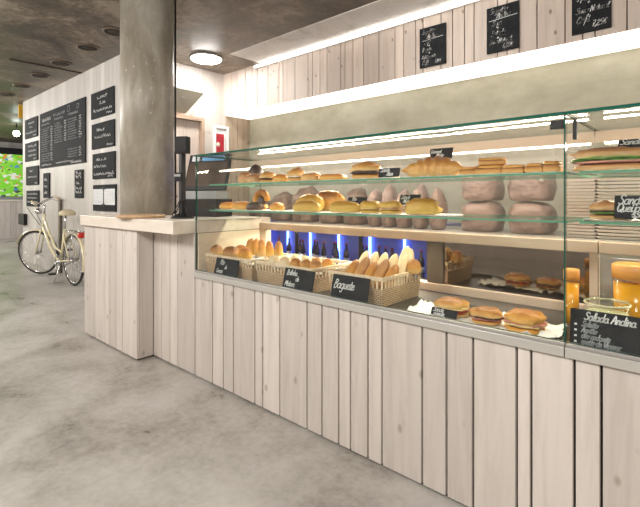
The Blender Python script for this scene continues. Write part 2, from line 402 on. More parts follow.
# ------------------------------------------------------------------ chalk hand
O_ = [(.38,1),(.14,.92),(.02,.6),(.05,.22),(.25,0),(.5,.06),(.66,.35),(.66,.7),(.52,.95),(.38,1)]
GL = {
'a':([O_,[(.66,1),(.64,.3),(.72,.03),(.92,.12)]],.92),'b':([[(.05,1.9),(.02,.1),(.3,0),(.6,.2),(.62,.65),(.4,.95),(.05,.7)]],.78),
'c':([[(.62,.85),(.4,1),(.12,.8),(.03,.4),(.2,.05),(.45,0),(.7,.2)]],.74),'d':([O_,[(.72,1.9),(.66,.4),(.74,.03),(.92,.1)]],.92),
'e':([[(.04,.45),(.5,.6),(.55,.88),(.35,1),(.1,.8),(.04,.35),(.25,0),(.5,.05),(.72,.25)]],.74),'f':([[(.6,1.75),(.42,1.9),(.28,1.6),(.22,.2),(.1,-.7)],[(0,.95),(.5,.98)]],.58),
'g':([O_,[(.66,1),(.62,-.5),(.4,-.8),(.1,-.6)],[(.62,-.2),(.9,.2)]],.9),'h':([[(.08,1.9),(.04,0)],[(.05,.6),(.35,1),(.55,.85),(.56,.2),(.75,.05)]],.8),
'i':([[(.1,1),(.08,.2),(.2,0),(.38,.15)],[(.12,1.35),(.16,1.42)]],.4),'j':([[(.3,1),(.25,-.5),(.05,-.7)],[(.3,1.4),(.34,1.46)]],.4),
'k':([[(.06,1.9),(.04,0)],[(.55,1),(.08,.5),(.6,0)]],.68),'l':([[(.05,.3),(.35,1.5),(.28,1.9),(.12,1.6),(.1,.3),(.25,0),(.42,.15)]],.46),
'm':([[(.04,1),(.04,0)],[(.04,.65),(.28,1),(.4,.8),(.4,0)],[(.4,.65),(.64,1),(.78,.8),(.78,.15),(.95,.05)]],1.0),'n':([[(.04,1),(.04,0)],[(.04,.6),(.35,1),(.54,.8),(.54,.15),(.74,.05)]],.78),
'o':([O_,[(.55,.92),(.85,.9)]],.84),'p':([[(.08,1),(.0,-.8)],[(.07,.7),(.35,1),(.62,.75),(.55,.2),(.25,0),(.05,.2)]],.72),
'q':([O_,[(.66,1),(.62,-.8),(.85,-.4)]],.86),'r':([[(.05,.9),(.1,.95),(.08,0)],[(.08,.55),(.3,.95),(.52,.9)]],.58),
's':([[(.5,.9),(.25,1),(.1,.75),(.45,.4),(.45,.1),(.2,0),(.02,.12)]],.6),'t':([[(.22,1.6),(.16,.2),(.3,0),(.48,.12)],[(0,1.05),(.46,1.08)]],.5),
'u':([[(.05,1),(.05,.25),(.25,0),(.5,.2),(.58,1)],[(.58,1),(.58,.2),(.78,.05)]],.8),'v':([[(.02,1),(.28,0),(.58,1),(.75,.95)]],.74),
'w':([[(.02,1),(.15,.1),(.4,.8),(.62,.08),(.85,1)]],.95),'x':([[(.02,1),(.55,0)],[(.55,1),(.02,0)]],.66),'y':([[(.05,1),(.1,.3),(.35,.2),(.58,.5)],[(.62,1),(.5,-.5),(.2,-.75)]],.74),
'z':([[(.05,1),(.55,1),(.05,0),(.6,.02)]],.7),
'S':([[(.85,1.6),(.55,1.9),(.2,1.7),(.25,1.25),(.65,.8),(.7,.3),(.4,0),(.02,.2)]],.95),'A':([[(0,0),(.5,1.85),(.85,0)],[(.1,.7),(.95,.75)]],1.05),
'B':([[(.1,1.85),(.05,0),(.55,.05),(.75,.45),(.5,.95),(.1,1)],[(.1,1),(.6,1.3),(.6,1.7),(.1,1.85)]],.92),'C':([[(.9,1.5),(.6,1.85),(.2,1.5),(.03,.8),(.2,.15),(.55,0),(.95,.35)]],1.0),
'Q':([[(.5,1.8),(.15,1.5),(.03,.8),(.25,.1),(.6,.05),(.95,.6),(.9,1.4),(.5,1.8)],[(.55,.4),(1.05,-.2)]],1.1),'N':([[(.05,0),(.12,1.85),(.7,.05),(.85,1.85)]],1.0),
'O':([[(.5,1.8),(.15,1.5),(.03,.8),(.25,.1),(.6,.05),(.95,.6),(.9,1.4),(.5,1.8)]],1.05),'R':([[(.05,0),(.1,1.85)],[(.1,1.85),(.6,1.8),(.7,1.3),(.1,.95),(.8,0)]],.9),
'M':([[(.02,0),(.15,1.8),(.5,.6),(.9,1.8),(1,0)]],1.15),'G':([[(.9,1.5),(.6,1.85),(.2,1.5),(.03,.8),(.2,.15),(.6,0),(.9,.4),(.9,.8),(.55,.8)]],1.05),
'P':([[(.05,0),(.1,1.85),(.6,1.75),(.68,1.2),(.1,.9)]],.82),'V':([[(.02,1.8),(.4,0),(.9,1.8)]],.95),
'0':([[(.35,1.5),(.08,1.1),(.08,.4),(.35,0),(.62,.4),(.62,1.1),(.35,1.5)]],.78),'1':([[(.1,1.1),(.35,1.5),(.3,0)]],.55),'2':([[(.05,1.2),(.3,1.5),(.58,1.2),(.05,.02),(.65,.05)]],.78),
'5':([[(.6,1.5),(.15,1.45),(.1,.85),(.5,.85),(.6,.4),(.35,0),(.05,.1)]],.76),'6':([[(.5,1.5),(.12,.9),(.08,.3),(.35,0),(.6,.3),(.45,.7),(.1,.5)]],.76),
'7':([[(.05,1.5),(.62,1.5),(.25,0)],[(.15,.75),(.55,.8)]],.74),'3':([[(.08,1.3),(.35,1.5),(.55,1.2),(.25,.8),(.6,.5),(.4,0),(.05,.15)]],.74),
'9':([[(.58,1.2),(.3,1.5),(.08,1.1),(.3,.75),(.58,1.1),(.5,.3),(.3,0)]],.74),'4':([[(.45,0),(.5,1.5),(.05,.5),(.7,.5)]],.8),'8':([[(.35,.8),(.1,1.2),(.35,1.5),(.6,1.2),(.1,.35),(.35,0),(.62,.35),(.35,.8)]],.78),
',':([[(.15,.12),(.08,-.25)]],.32),'.':([[(.1,.0),(.16,.08)]],.3),'+':([[(.05,.6),(.6,.6)],[(.32,.9),(.32,.3)]],.75),'/':([[(0,-.1),(.5,1.7)]],.6),
'€':([[(.8,1.35),(.5,1.5),(.2,1.1),(.2,.4),(.5,0),(.8,.15)],[(0,.9),(.6,.9)],[(0,.6),(.55,.6)]],.95),'*':([[(.1,.5),(.2,.6),(.3,.5),(.2,.4),(.1,.5)]],.55),' ':([],.55),
}
ACC = {'ã':('a',[(.1,1.3),(.3,1.5),(.5,1.3),(.7,1.5)]),'é':('e',[(.3,1.3),(.55,1.65)]),'ç':('c',[(.35,0),(.3,-.4)]),'õ':('o',[(.1,1.3),(.3,1.5),(.5,1.3),(.7,1.5)])}
def glyph(ch):
    if ch in ACC:
        b, s = ACC[ch]; g, w = GL[b]; return g+[s], w
    return GL.get(ch, GL['o'])
def smoothline(p):
    if len(p) < 3: return p
    out = []
    for i in range(len(p)-1):
        p0,p1,p2,p3 = p[max(i-1,0)],p[i],p[i+1],p[min(i+2,len(p)-1)]
        for k in range(3):
            t = k/3
            out.append(tuple(.5*((2*p1[a])+(-p0[a]+p2[a])*t+(2*p0[a]-5*p1[a]+4*p2[a]-p3[a])*t*t+(-p0[a]+3*p1[a]-3*p2[a]+p3[a])*t**3) for a in (0,1)))
    out.append(p[-1]); return out
def text_width(s, h): return sum(glyph(c)[1] for c in s)*h
def ribbon(bm, pts, w, mi, fr):
    if isinstance(bm, Pen): bm = bm.line()
    for (ax, ay), (cx, cy) in zip(pts[:-1], pts[1:]):
        dx, dy = cx-ax, cy-ay; l = math.hypot(dx,dy)
        if l < 1e-6: continue
        nx, ny = -dy/l*w/2, dx/l*w/2; ex, ey = dx/l*w*.35, dy/l*w*.35
        f = bm.faces.new([bm.verts.new(fr(*q)) for q in ((ax-ex+nx,ay-ey+ny),(ax-ex-nx,ay-ey-ny),(cx+ex-nx,cy+ey-ny),(cx+ex+nx,cy+ey+ny))]); f.material_index = mi
def write(bm, s, x, y, h, w, fr, mi=0, slant=.28):
    bm = bm.line()
    for ch in s:
        g, adv = glyph(ch)
        for st in g:
            ribbon(bm, [(x+(px+slant*py)*h, y+py*h) for px,py in smoothline(st)], w, mi, fr)
        x += adv*h
    return x
def scribble(bm, x0, x1, y, h, w, fr, mi=0):
    """an illegible joined-up line of handwriting"""
    bm = bm.line(); x = x0; pts = []
    while x < x1:
        k = random.random()
        if k < .16 and len(pts) > 3:
            pts += [(x,0+y),(x+h*.6,y+h*.05)]; x += h*.7
        pts.append((x, y+random.choice((0,.05,1,.9,1.0,0,1.6 if random.random()<.25 else .8))*h)); x += h*random.uniform(.22,.42)
    if len(pts) > 1: ribbon(bm, pts, w, mi, fr)

class Pen:
    """collects the strokes of one written line after another, each its own mesh"""
    def __init__(self, root): self.root = root; self.b = None
    def lift(self):
        if self.b is not None and len(self.b.verts): obj('chalk_writing', self.b, [M['chalk'], M['chalkdim']], self.root)
        self.b = None
    def line(self):
        self.lift(); self.b = nb(); return self.b
def board_parts(root, w, h, t, writer, mw=None, tilt=None):
    """slate panel in the root's x-z plane facing -y, writing just proud of it; (0,0) = bottom left"""
    obj('slate', box(0,w,0,t,0,h), M['board'], root, .002)
    if writer:
        fr = lambda x, y: (x, -.0012, y)
        pen = Pen(root); writer(pen, w, h, fr); pen.lift()
    return root

# ================================================================== the room
CEIL = 3.05
YM, XM0, XM1 = 2.50, -9.95, -5.47        # menu wall plane and ends
YF, YP, ZS = 3.95, 4.42, 2.44            # fascia front, plaster wall, soffit height
struct('floor', box(-17.5,3.2,-4.5,4.6,-.1,0), M['floor'])
b = nb(); bx(b,-17.5,3.2,-4.5,4.6,CEIL,CEIL+.15); struct('ceiling', b, M['ceil'])
# open joint in the concrete ceiling
struct('trim_1', box(-6.98,-6.955,1.6,2.49,CEIL-.012,CEIL+.001), M['gap'])
# wash of light on the ceiling along the fascia, painted as a pale band
struct('trim_2', box(-4.62,3.1,3.43,3.949,CEIL-.008,CEIL-.0005), M['ceilwash'])
b = nb(); planks_x(b, seams(XM0, XM1, .09,.17), YM, YM+.02, 0, CEIL-.001, .003); bx(b, XM0,XM1,YM+.015,YM+.12,0,CEIL-.001,1)
struct('wall_left', b, [M['wallplank'], M['gap']])
ys = seams(YM+.13, YP, .10,.16)
b = nb(); planks_y(b, ys, XM1-.02, XM1, 0, CEIL-.001, .003); bx(b, XM1-.12,XM1-.015,YM+.121,YP,0,CEIL-.001,1)
struct('wall_back', b, [M['plank'], M['gap']])
struct('wall_right', box(XM1-.1,3.2,YP,YP+.15,0,CEIL), M['plaster'])
# fascia boards over the counter
us = [224.7,231,237,245.5,252,257.5,268,279,283,295,308,312.5,320,327,340.7,345,353,363.4,379,395,403.6,415.6,423,441,452.5,464.5,474,497.5,507,519,537,565,582.6,595,627]
xs = [XU(u,YF) for u in us]; xs[0] = XM1
while xs[-1] < 3.0: xs.append(xs[-1]+random.choice((.10,.16,.22,.13)))
b = nb(); planks_x(b, xs, YF, YF+.02, ZS, CEIL-.001, .009)
bx(b, XM1, xs[-1], YF+.016, YF+.06, ZS+.004, CEIL-.001, 1)
struct('trim_3', b, [M['plank_up'], M['gap']])
struct('trim_4', box(XM1+.001,xs[-1],YF+.061,YP-.001,ZS+.002,ZS+.03), M['white'])
# door to the kitchen in the end wall with its brown frame
b = nb()
dx0 = XM1
bx(b, dx0+.001,dx0+.10,2.66,3.55,2.28,2.33); bx(b, dx0+.001,dx0+.10,3.50,3.55,0,2.28); bx(b, dx0+.001,dx0+.10,2.66,2.72,0,2.28)
struct('door_1', b, M['brownplank'])
b = nb(); planks_y(b, seams(2.721,3.499,.12,.2), dx0+.002, dx0+.03, .01, 2.279, .004); o = struct('door_2', b, [M['plank_up']])
# far end and hall sides
struct('wall_far', box(-17.6,-17.5,-4.5,4.6,0,CEIL), M['steel'])
b = nb(); planks_x(b, seams(-17.5,3.2,.14,.24), -4.5, -4.48, 0, CEIL, .004); struct('wall_front', b, M['plank'])
b = nb(); planks_y(b, seams(-4.48,4.42,.14,.24), 3.18, 3.2, 0, CEIL, .004); struct('wall_near', b, M['plank'])

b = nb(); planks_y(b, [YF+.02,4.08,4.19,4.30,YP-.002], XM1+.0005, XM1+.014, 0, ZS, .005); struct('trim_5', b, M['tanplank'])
# ------------------------------------------------------------------ column
cx, cy = -3.775, 1.90
b = nb(); lathe(b, [(.001,1.052),(.224,1.052),(.224,CEIL-.002),(.001,CEIL-.002)], 48, (cx,cy,0))
tag(obj('column', b, M['column']), 'thick round raw concrete column rising from the left counter to the ceiling', 'column')

b = nb(); tube(b, [(-3.668,2.112,1.053),(-3.668,2.112,CEIL-.002)], .009, 10)
tag(obj('pipe', b, M['black']), 'thin black vertical pipe along the right side of the concrete column', 'pipe')
# ------------------------------------------------------------------ ceiling lamps and downlights
def round_lamp(x, y, r, label, m='lamp'):
    t = thing('ceiling_lamp', label, 'lamp', (x,y,CEIL))
    b = nb(); lathe(b, [(r*.93,-.0),(r,-.0),(r,-.03),(r*.93,-.03),(r*.93,0)], 40); obj('ring', b, M['alu'], t)
    b = nb(); lathe(b, [(.001,-.002),(r*.92,-.002),(r*.92,-.038),(r*.8,-.05),(.001,-.054)], 40); obj('diffuser', b, M[m], t)
round_lamp(-4.96, 3.30, .205, 'bright round ceiling lamp glowing beside the white plank end wall')
round_lamp(-1.85, 3.15, .205, 'round ceiling lamp above the counter, beyond the top picture edge near the chalkboards', 'lamp_dim')
DL = [(115,30,.13),(88,50,.13),(61,65,.13),(40,77,.13),(22,88,.13),(7,96,.13)]
for i, (u, v, r) in enumerate(DL):
    y = 2.12; x = XU(u, y)
    lab = ['unlit round ceiling downlight half hidden by the concrete column','unlit round ceiling downlight nearest left of the column, by the ceiling joint','unlit round ceiling downlight over the right edge of the big menu board',
           'unlit round ceiling downlight, third left of the concrete column','unlit round ceiling downlight, second from the left picture edge','unlit round ceiling downlight at the left picture edge'][i]
    t = thing('downlight', lab, 'downlight', (x,y,CEIL), 0, 'row of unlit ceiling downlights')
    b = nb(); lathe(b, [(r*.82,-.001),(r,-.001),(r,-.012),(r*.86,-.014),(r*.82,-.001)], 32); obj('ring', b, M['brownring'], t)
    b = nb(); lathe(b, [(.001,-.002),(r*.82,-.002),(r*.8,-.008),(.001,-.005)], 32); obj('reflector', b, M['gap'], t)

# ------------------------------------------------------------------ menu boards on the left wall
def wall_board(u0, u1, vt, vb, y, label, writer, t=.018, group='chalkboards on the left menu wall', name='chalkboard'):
    x0, x1 = XU(u0,y-t), XU(u1,y-t); zt, zb = ZV(u0,vt,y-t), ZV(u0,vb,y-t)
    th = thing(name, label, 'chalkboard', (x0, y-t-.001, zb), 0, group)
    return board_parts(th, x1-x0, zt-zb, t, writer)
def three_lines(seed, ls=((.3,.75,.72),(.4,.65,.5),(.12,.92,.24)), price=True, mi=0):
    def w(b, W, H, fr):
        random.seed(seed)
        for x0, x1, y in ls: scribble(b, W*x0, W*x1, H*y, H*.075, H*.022, fr, mi)
        if price: scribble(b, W*.7, W*.92, H*.07, H*.055, H*.02, fr, mi)
        random.seed(seed+100)
    return w
def big_menu(b, W, H, fr):
    random.seed(31)
    scribble(b, W*.06, W*.28, H*.84, H*.05, H*.010, fr); scribble(b, W*.34, W*.60, H*.87, H*.04, H*.008, fr, 1)
    for cx0, n, top in ((.05,11,.74),(.36,9,.77),(.66,9,.77)):
        scribble(b, W*cx0, W*(cx0+.2), H*(top+.03), H*.03, H*.008, fr, 1)
        for k in range(n):
            y = H*(top-.045-.04*k); scribble(b, W*cx0, W*(cx0+random.uniform(.14,.2)), y, H*.017, H*.005, fr, 1)
            scribble(b, W*(cx0+.225), W*(cx0+.27), y, H*.02, H*.007, fr)
    for cx0 in (.05,.66):
        for k in range(4):
            y = H*(.24-.04*k); scribble(b, W*cx0, W*(cx0+.2), y, H*.017, H*.005, fr, 1); scribble(b, W*(cx0+.225), W*(cx0+.27), y, H*.02, H*.007, fr)
    scribble(b, W*.05, W*.3, H*.04, H*.022, H*.007, fr); scribble(b, W*.40, W*.78, H*.05, H*.02, H*.007, fr); scribble(b, W*.72, W*.94, H*.02, H*.028, H*.011, fr)
    # drawn cup and bottle
    ribbon(b, [(W*.66,H*.98-.02),(W*.655,H*.87),(W*.70,H*.87),(W*.70,H*.96),(W*.66,H*.96)], H*.007, 1, fr)
    ribbon(b, [(W*.83,H*.88),(W*.87,H*.87),(W*.89,H*.92),(W*.85,H*.94),(W*.84,H*.90)], H*.007, 1, fr)
wall_board(39.9,85.2,114.5,168.6,YM,'largest black chalkboard menu crowded with columns of prices, left wall', big_menu)
wall_board(24.9,37.2,120.5,139.5,YM,'small chalkboard left of the big menu, topmost in its column', three_lines(1))
wall_board(25.0,37.4,143.8,162.0,YM,'small chalkboard left of the big menu, second from the top', three_lines(2,((.3,.9,.75),(.3,.9,.5),(.3,.9,.25))))
wall_board(26.0,38.2,167.2,185.4,YM,'small chalkboard left of the big menu, third from the top', three_lines(3,((.3,.6,.7),(.15,.9,.4))))
wall_board(26.4,38.6,190.8,206.0,YM,'small chalkboard left of the big menu, lowest, behind the handlebar', three_lines(4,((.1,.9,.75),(.1,.9,.5),(.1,.9,.25))))
wall_board(43.2,49.2,173.4,199.0,YM,'narrow upright chalkboard under the left half of the big menu', three_lines(5,((.2,.7,.7),(.2,.7,.45),(.2,.7,.2)),False))
wall_board(74.6,82.6,170.2,198.0,YM,'narrow upright chalkboard under the right half of the big menu', three_lines(6,((.15,.8,.85),(.15,.8,.72),(.2,.6,.5),(.1,.9,.32),(.1,.9,.18)),False))
wall_board(91.0,113.7,94.5,119.8,YM,'square chalkboard next to the column, topmost of three', three_lines(7))
wall_board(91.6,114.1,125.0,149.8,YM,'square chalkboard next to the column, middle of three', three_lines(8,((.25,.6,.68),(.15,.85,.42))))
wall_board(92.4,114.7,154.5,179.4,YM,'square chalkboard next to the column, lowest of three with writing', three_lines(9,((.2,.65,.72),(.08,.65,.45),(.08,.98,.16))))
# clip board with two sheets
x0, x1 = XU(92.9,YM-.02), XU(115.5,YM-.02); zt, zb = ZV(92.9,185.2,YM-.02), ZV(92.9,210.6,YM-.02)
t = thing('clipboard', 'black board holding two white paper sheets, under the three square chalkboards', 'clipboard', (x0,YM-.02,zb))
W, H = x1-x0, zt-zb
obj('slate', box(0,W,0,.018,0,H), M['board'], t, .002)
for a in (.02,.52):
    obj('paper_sheet', box(W*a,W*(a+.46),-.003,-.001,H*.24,H*.84), M['greypaper'], t)
for z in (.82,.2):
    obj('clip', box(W*.44,W*.56,-.008,-.0035,H*z,H*(z+.07)), M['black'], t)
# little black box on the wall
x0, x1 = XU(21.8,YM), XU(27.4,YM)
tag(obj('wall_box', box(x0,x1,YM-.06,YM-.001,ZV(24,224.5,YM),ZV(24,213.6,YM)), M['black'], None, .004), 'small black box on the wall below the lowest small chalkboard', 'box')
# pale panel leaning at the wall behind the bicycle
xa, xb = XU(40,2.42), XU(57,2.42)
t = thing('wooden_panel', 'whitewashed wooden panel standing against the wall behind the bicycle', 'panel', (xa,2.44,0))
obj('board', box(0,xb-xa,0,.025,0,ZV(57,198,2.42)), M['wallplank'], t, .003)
obj('edge_strip', box(xb-xa+.0005,xb-xa+.007,-.002,.027,0,ZV(57,197,2.42)), M['beige'], t)

# ------------------------------------------------------------------ boards on the fascia
def lines_writer(lines, wk=.0036):
    def w(b, W, H, fr):
        for s, x, y, h, *mi in lines:
            tw = text_width(s, 1)+.35
            write(b, s, W*x, H*y, min(H*h, W*(.98-x)/tw), wk, fr, mi[0] if mi else 0)
    return w
def fascia1(b, W, H, fr):
    lines_writer([('Sugestão',.1,.84,.055),('Andina',.3,.71,.055),('Sopa',.2,.585,.05),('+',.35,.50,.05),('Bagete',.12,.40,.05),('+',.35,.315,.05),('Refrigerante',.10,.22,.045),('Café',.10,.07,.055),('6,10€',.60,.07,.05)], .0046)(b,W,H,fr)
    ribbon(b, [(W*.12,H*.67),(W*.9,H*.70)], .004, 0, fr)
def fascia2(b, W, H, fr):
    lines_writer([('Sugestão',.1,.85,.06),('Andina',.32,.74,.06),('Sopa',.18,.58,.06),('+',.32,.49,.06),('Salada',.14,.36,.06),('+',.32,.27,.06),('Sumo Natural',.08,.19,.05),('6,60€',.50,.06,.06)], .005)(b,W,H,fr)
    ribbon(b, [(W*.08,H*.70),(W*.95,H*.73)], .004, 0, fr)
def fascia3(b, W, H, fr):
    lines_writer([('Sugestão',.1,.85,.06),('Sopa',.2,.72,.06),('c/ pasta Andina',.10,.56,.052),('+',.40,.475,.055),('Sumo Natural',.10,.34,.055),('+',.38,.255,.055),('Café',.12,.17,.06),('7,25€',.52,.08,.06)], .005)(b,W,H,fr)
G3 = 'chalkboards on the boards above the counter'
wall_board(419.6,445.6,29.5,68.6,YF,'chalkboard above the counter, leftmost of the three on the upper boards, priced 6,10', fascia1, .02, G3)
wall_board(486.7,518.9,9.2,54.2,YF,'chalkboard above the counter, middle of the three, priced 6,60', fascia2, .02, G3)
wall_board(571.8,611.2,-22,35.4,YF,'chalkboard above the counter cut by the top picture edge, priced 7,25', fascia3, .02, G3)

# ------------------------------------------------------------------ end wall things
t = thing('air_curtain', 'beige wavy-topped tilted unit standing above the brown door frame', 'appliance', (XM1+.002,2.98,2.332))
b = nb()
pr = [(2.70-2.98,.20,.29),(2.95-2.98,.20,.315),(3.08-2.98,.20,.34),(3.2-2.98,.205,.335),(3.3-2.98,.21,.315),(3.45-2.98,.215,.31),(3.28-2.98,.03,.035),(2.70-2.98,.03,.03)]
quad_prism(b, [(px_, py_, pz_) for py_, px_, pz_ in pr], (.03,0,0))
obj('front_cover', b, M['beige'], t, .006)
obj('base', box(.0,.026,-.28,.26,0,.06), M['plank_up'], t, .004)
obj('backplate', box(.0,.026,-.27,.22,.061,.27), M['beige'], t, .004)
obj('badge', box(.170,.176,.16,.21,.215,.23), M['greyplastic'], t)
obj('lamp_cell', box(.20,.235,-.20,-.14,.25,.28), M['white'], t)
t = thing('framed_poster', 'white framed red poster on the end wall under the fascia', 'poster', (XM1+.001,3.75,1.55))
b = nb()
bx(b,0,.03,0,.04,0,.72); bx(b,0,.03,.23,.27,0,.72); bx(b,0,.03,.041,.229,.68,.72); bx(b,0,.03,.041,.229,0,.04)
obj('frame', b, M['white'], t, .003)
obj('backing', box(.002,.008,.041,.229,.041,.679), M['greypaper'], t)
obj('red_sheet', box(.0085,.011,.05,.19,.10,.60), M['red'], t)
for yy, zz, rr in ((.085,.44,.032),(.13,.27,.032),(.07,.13,.022)):
    b = nb(); lathe(b, [(.001,0),(rr,0),(rr,.002),(.001,.002)], 20); o = obj('round_print', b, M['cream'], t)
    o.rotation_euler = (0,PI/2,0); o.location = (.0115,yy,zz)

# ------------------------------------------------------------------ far end of the hall
xf = -15.6
t = thing('kiosk_counter', 'low plank counter at the far left end of the hall', 'counter', (xf,1.0,0))
b = nb(); planks_y(b, seams(-2.0,3.4,.12,.2), 0, .02, 0, 1.10, .004); obj('plank_front', b, M['plank'], t)
obj('countertop', box(-.5,.05,-2.02,3.42,1.101,1.15), M['slab'], t)
t = thing('backlit_poster', 'glowing green backlit picture wall behind the far counter', 'poster', (xf-.9,1.0,1.15))
obj('picture', box(0,.04,-2.2,3.3,.1,1.42), M['poster'], t)
obj('dark_header', box(-.02,.06,-2.2,3.3,1.421,1.62), M['black'], t)
obj('support', box(-.10,-.001,-2.2,3.3,-1.15,1.6), M['greyplastic'], t)
u, v = 17, 125; y = 3.0
t = thing('spotlight', 'small bright white spotlight hanging at the far left', 'lamp', (-13.0,3.13,2.82))
b = nb(); lathe(b, [(.001,-.09),(.06,-.06),(.075,0),(.06,.05),(.001,.07)], 20); obj('bulb', b, M['coolwhite'], t)
b = nb(); tube(b, [(0,0,.065),(0,0,.229)], .012); obj('stem', b, M['black'], t)
t = thing('yellow_sign', 'narrow yellow sign hanging from the ceiling at the wall end', 'sign', (-10.2,2.53,2.78))
obj('plate', box(-.02,.02,-.04,.06,0,.26), M['yellow'], t)

# ================================================================== left counter
YB, Y0 = 1.51, 1.64
XE = -2.60                                # where the counter ends and the display case begins
xl, xr = XU(84.3,YB), XU(136.8,YB)
t = thing('service_counter', 'whitewashed plank counter base left of the glass display case, under the column', 'counter', (0,0,0))
b = nb()
planks_x(b, [xl]+[XU(u,YB) for u in (95,105,109,116,122.5)]+[xr], YB, YB+.02, .012, .962, .006)
planks_x(b, [xr+.002]+[XU(u,Y0) for u in (151,161.3,170,177.5)]+[XE], Y0, Y0+.02, .012, .962, .006)
planks_y(b, [YB+.021,Y0-.001,], xr-.02, xr, .012, .962, .002)
planks_y(b, [YB+.021,1.64,1.78,1.9,2.03,2.17,2.30], xl, xl+.02, .012, .962, .005)
obj('plank_cladding', b, M['plank'], t, .0025)
b = nb(); bx(b, xl+.021,xr-.021,YB+.0205,2.30,.0,.960); bx(b, xr-.0205,XE-.001,Y0+.0205,2.30,.0,.960)
obj('carcass', b, M['gap'], t)
tag(obj('countertop', box(XU(80,1.48),XE,1.48,2.32,.963,1.05), M['slab'], None, .004), 'thick pale wooden countertop slab on the left plank counter', 'countertop')
# round board on the slab, overhanging its front
b = nb(); lathe(b, [(.001,0),(.172,0),(.180,.004),(.180,.018),(.172,.022),(.001,.022)], 40)
o = tag(obj('round_board', b, M['oak']), 'round wooden serving board at the foot of the column, overhanging the countertop', 'board'); o.location = (-3.28,1.60,1.0515)
# customer display on its pole
t = thing('customer_display', 'black customer display on a pole with small card reader, standing on the countertop', 'display', (-2.915,1.735,1.051))
b = nb(); lathe(b, [(.001,0),(.082,0),(.084,.008),(.06,.022),(.03,.036),(.022,.05),(.001,.05)], 28); obj('base', b, M['black'], t)
obj('pole', box(-.020,.020,-.018,.018,.045,.50), M['black'], t, .004)
for a in range(5):
    b = nb(); an = -1.9+a*.62; tube(b, [(.018*math.cos(an),.018*math.sin(an),.13),(.072*math.cos(an),.072*math.sin(an),.02)], .004, 6); obj('cable', b, M['rubber'], t)
h = obj('head', box(-.052,.052,-.028,.028,0,.125), M['black'], t, .006); h.location=(0,0,.475); h.rotation_euler=(0,0,.5)
s = obj('screen', box(-.045,.045,-.031,-.0285,.03,.11), M['screenglass'], h)
h = obj('card_reader', box(-.032,.032,-.05,-.02,0,.065), M['black'], t, .005); h.location=(-.01,0,.27); h.rotation_euler=(0,0,.4)
obj('keypad', box(-.026,.026,-.053,-.0505,.035,.052), M['greyplastic'], h)
# till
t = thing('till', 'black touchscreen till tilted back, behind the pole display', 'till', (-3.10,2.06,1.051), .30)
obj('printer', box(-.17,.17,-.09,.13,0,.14), M['black'], t, .006)
obj('stand', box(-.14,.16,-.08,.08,.1405,.205), M['greyplastic'], t, .004)
sc = obj('screen_body', box(-.20,.22,-.015,.015,0,.31), M['black'], t, .006); sc.location=(0,-.03,.21); sc.rotation_euler=(-.28,0,0)
obj('glass_panel', box(-.185,.205,-.0175,-.0155,.03,.235), simple('warm_screen',(.085,.055,.04),.5,0,.15), sc)
obj('blue_sticker', box(-.06,.165,-.0175,-.0155,.25,.295), M['blue_print'], sc)
obj('silver_sticker', box(-.165,-.09,-.0175,-.0155,.25,.295), M['silverstick'], sc)

# ================================================================== glass display cases
ZR = .705
front_us = [194.7,212.5,223.3,233.2,254.7,262.6,279.6,306.9,321.8,338.5,350.3,367.8,381.8,422,446.3,472.9,516.5,531,574.2,601.2,640]
def glass_box(parent, name, x0,x1,y0,y1,z0,z1, edge_axes, m=('glass','edge')):
    """pane whose faces along the named axes are the green cut edges"""
    b = nb(); fs = bx(b, x0,x1,y0,y1,z0,z1)
    b.normal_update()
    for f in fs:
        n = f.normal; ax = max(range(3), key=lambda i: abs(n[i]))
        if 'xyz'[ax] in edge_axes: f.material_index = 1
    return obj(name, b, [M[m[0]], M[m[1]]], parent)
def display_case(x0, x1, xs, label, left_end):
    t = thing('display_case', label, 'display case', (0,0,0), 0, 'glass display cases')
    obj('rail', box(x0,x1,Y0-.013,Y0+.0205,ZR-.034,ZR), M['rail'], t, .002)
    obj('glass_channel', box(x0,x1,Y0-.004,Y0+.0205,ZR+.0005,ZR+.012), M['alu'], t, .001)
    obj('tray_floor', box(x0,x1,Y0+.0215,2.195,.6725,.69), M['darksteel'], t)
    glass_box(t, 'front_glass', x0+.001,x1-(.004 if left_end else .001),Y0+.005,Y0+.013,ZR+.0125,1.4775,'xz')
    glass_box(t, 'top_glass', x0,x1,Y0-.002,2.215,1.478,1.489,'xy')
    for z in (1.285,1.111):
        glass_box(t, 'glass_shelf', x0+.02,x1-.012,1.74,2.14,z,z+.008,'xy',('shelfglass','shelfedge'))
    b = nb(); bx(b,x0,x1,2.136,2.20,1.455,1.4775); bx(b,x0,x1,2.128,2.1355,1.431,1.4775); obj('back_rail', b, M['creamtrim'], t)
    b = nb(); tube(b, [(x0+.03,2.158,1.437),(x1-.02,2.158,1.437)], .0125, 10); obj('led_tube', b, M['tube'], t)
    # worktop behind the glass shelves, with its wooden nosing
    obj('worktop', box(x0,x1,2.242,2.80,.985,1.012), M['steel'], t)
    obj('nosing', box(x0,x1,2.20,2.2415,.962,1.013), M['oak'] if False else M['creamtrim'], t, .003)
    b = nb(); tube(b, [(x0+.05,2.275,.976),(x1-.03,2.275,.976)], .0085, 8); obj('lower_led_tube', b, M['tube'], t)
    obj('sill', box(x0,x1,2.20,2.26,.6905,.735), M['creamtrim'], t, .003)
    obj('hinge_clamp', box(x1-.05,x1-.006,Y0+.0135,Y0+.03,1.435,1.465), M['black'], t, .003)
    return t
XJ = -.372
xsA = [XU(u,Y0) for u in front_us if XU(u,Y0) < XJ+.05]; xsA[0] = XE+.003
xsA = [x for x in xsA if x < XJ-.03]
xsB = [XU(574.2,Y0), XU(601.2,Y0), -.145, .02, .10, .24, .32, .47, .56, .62]
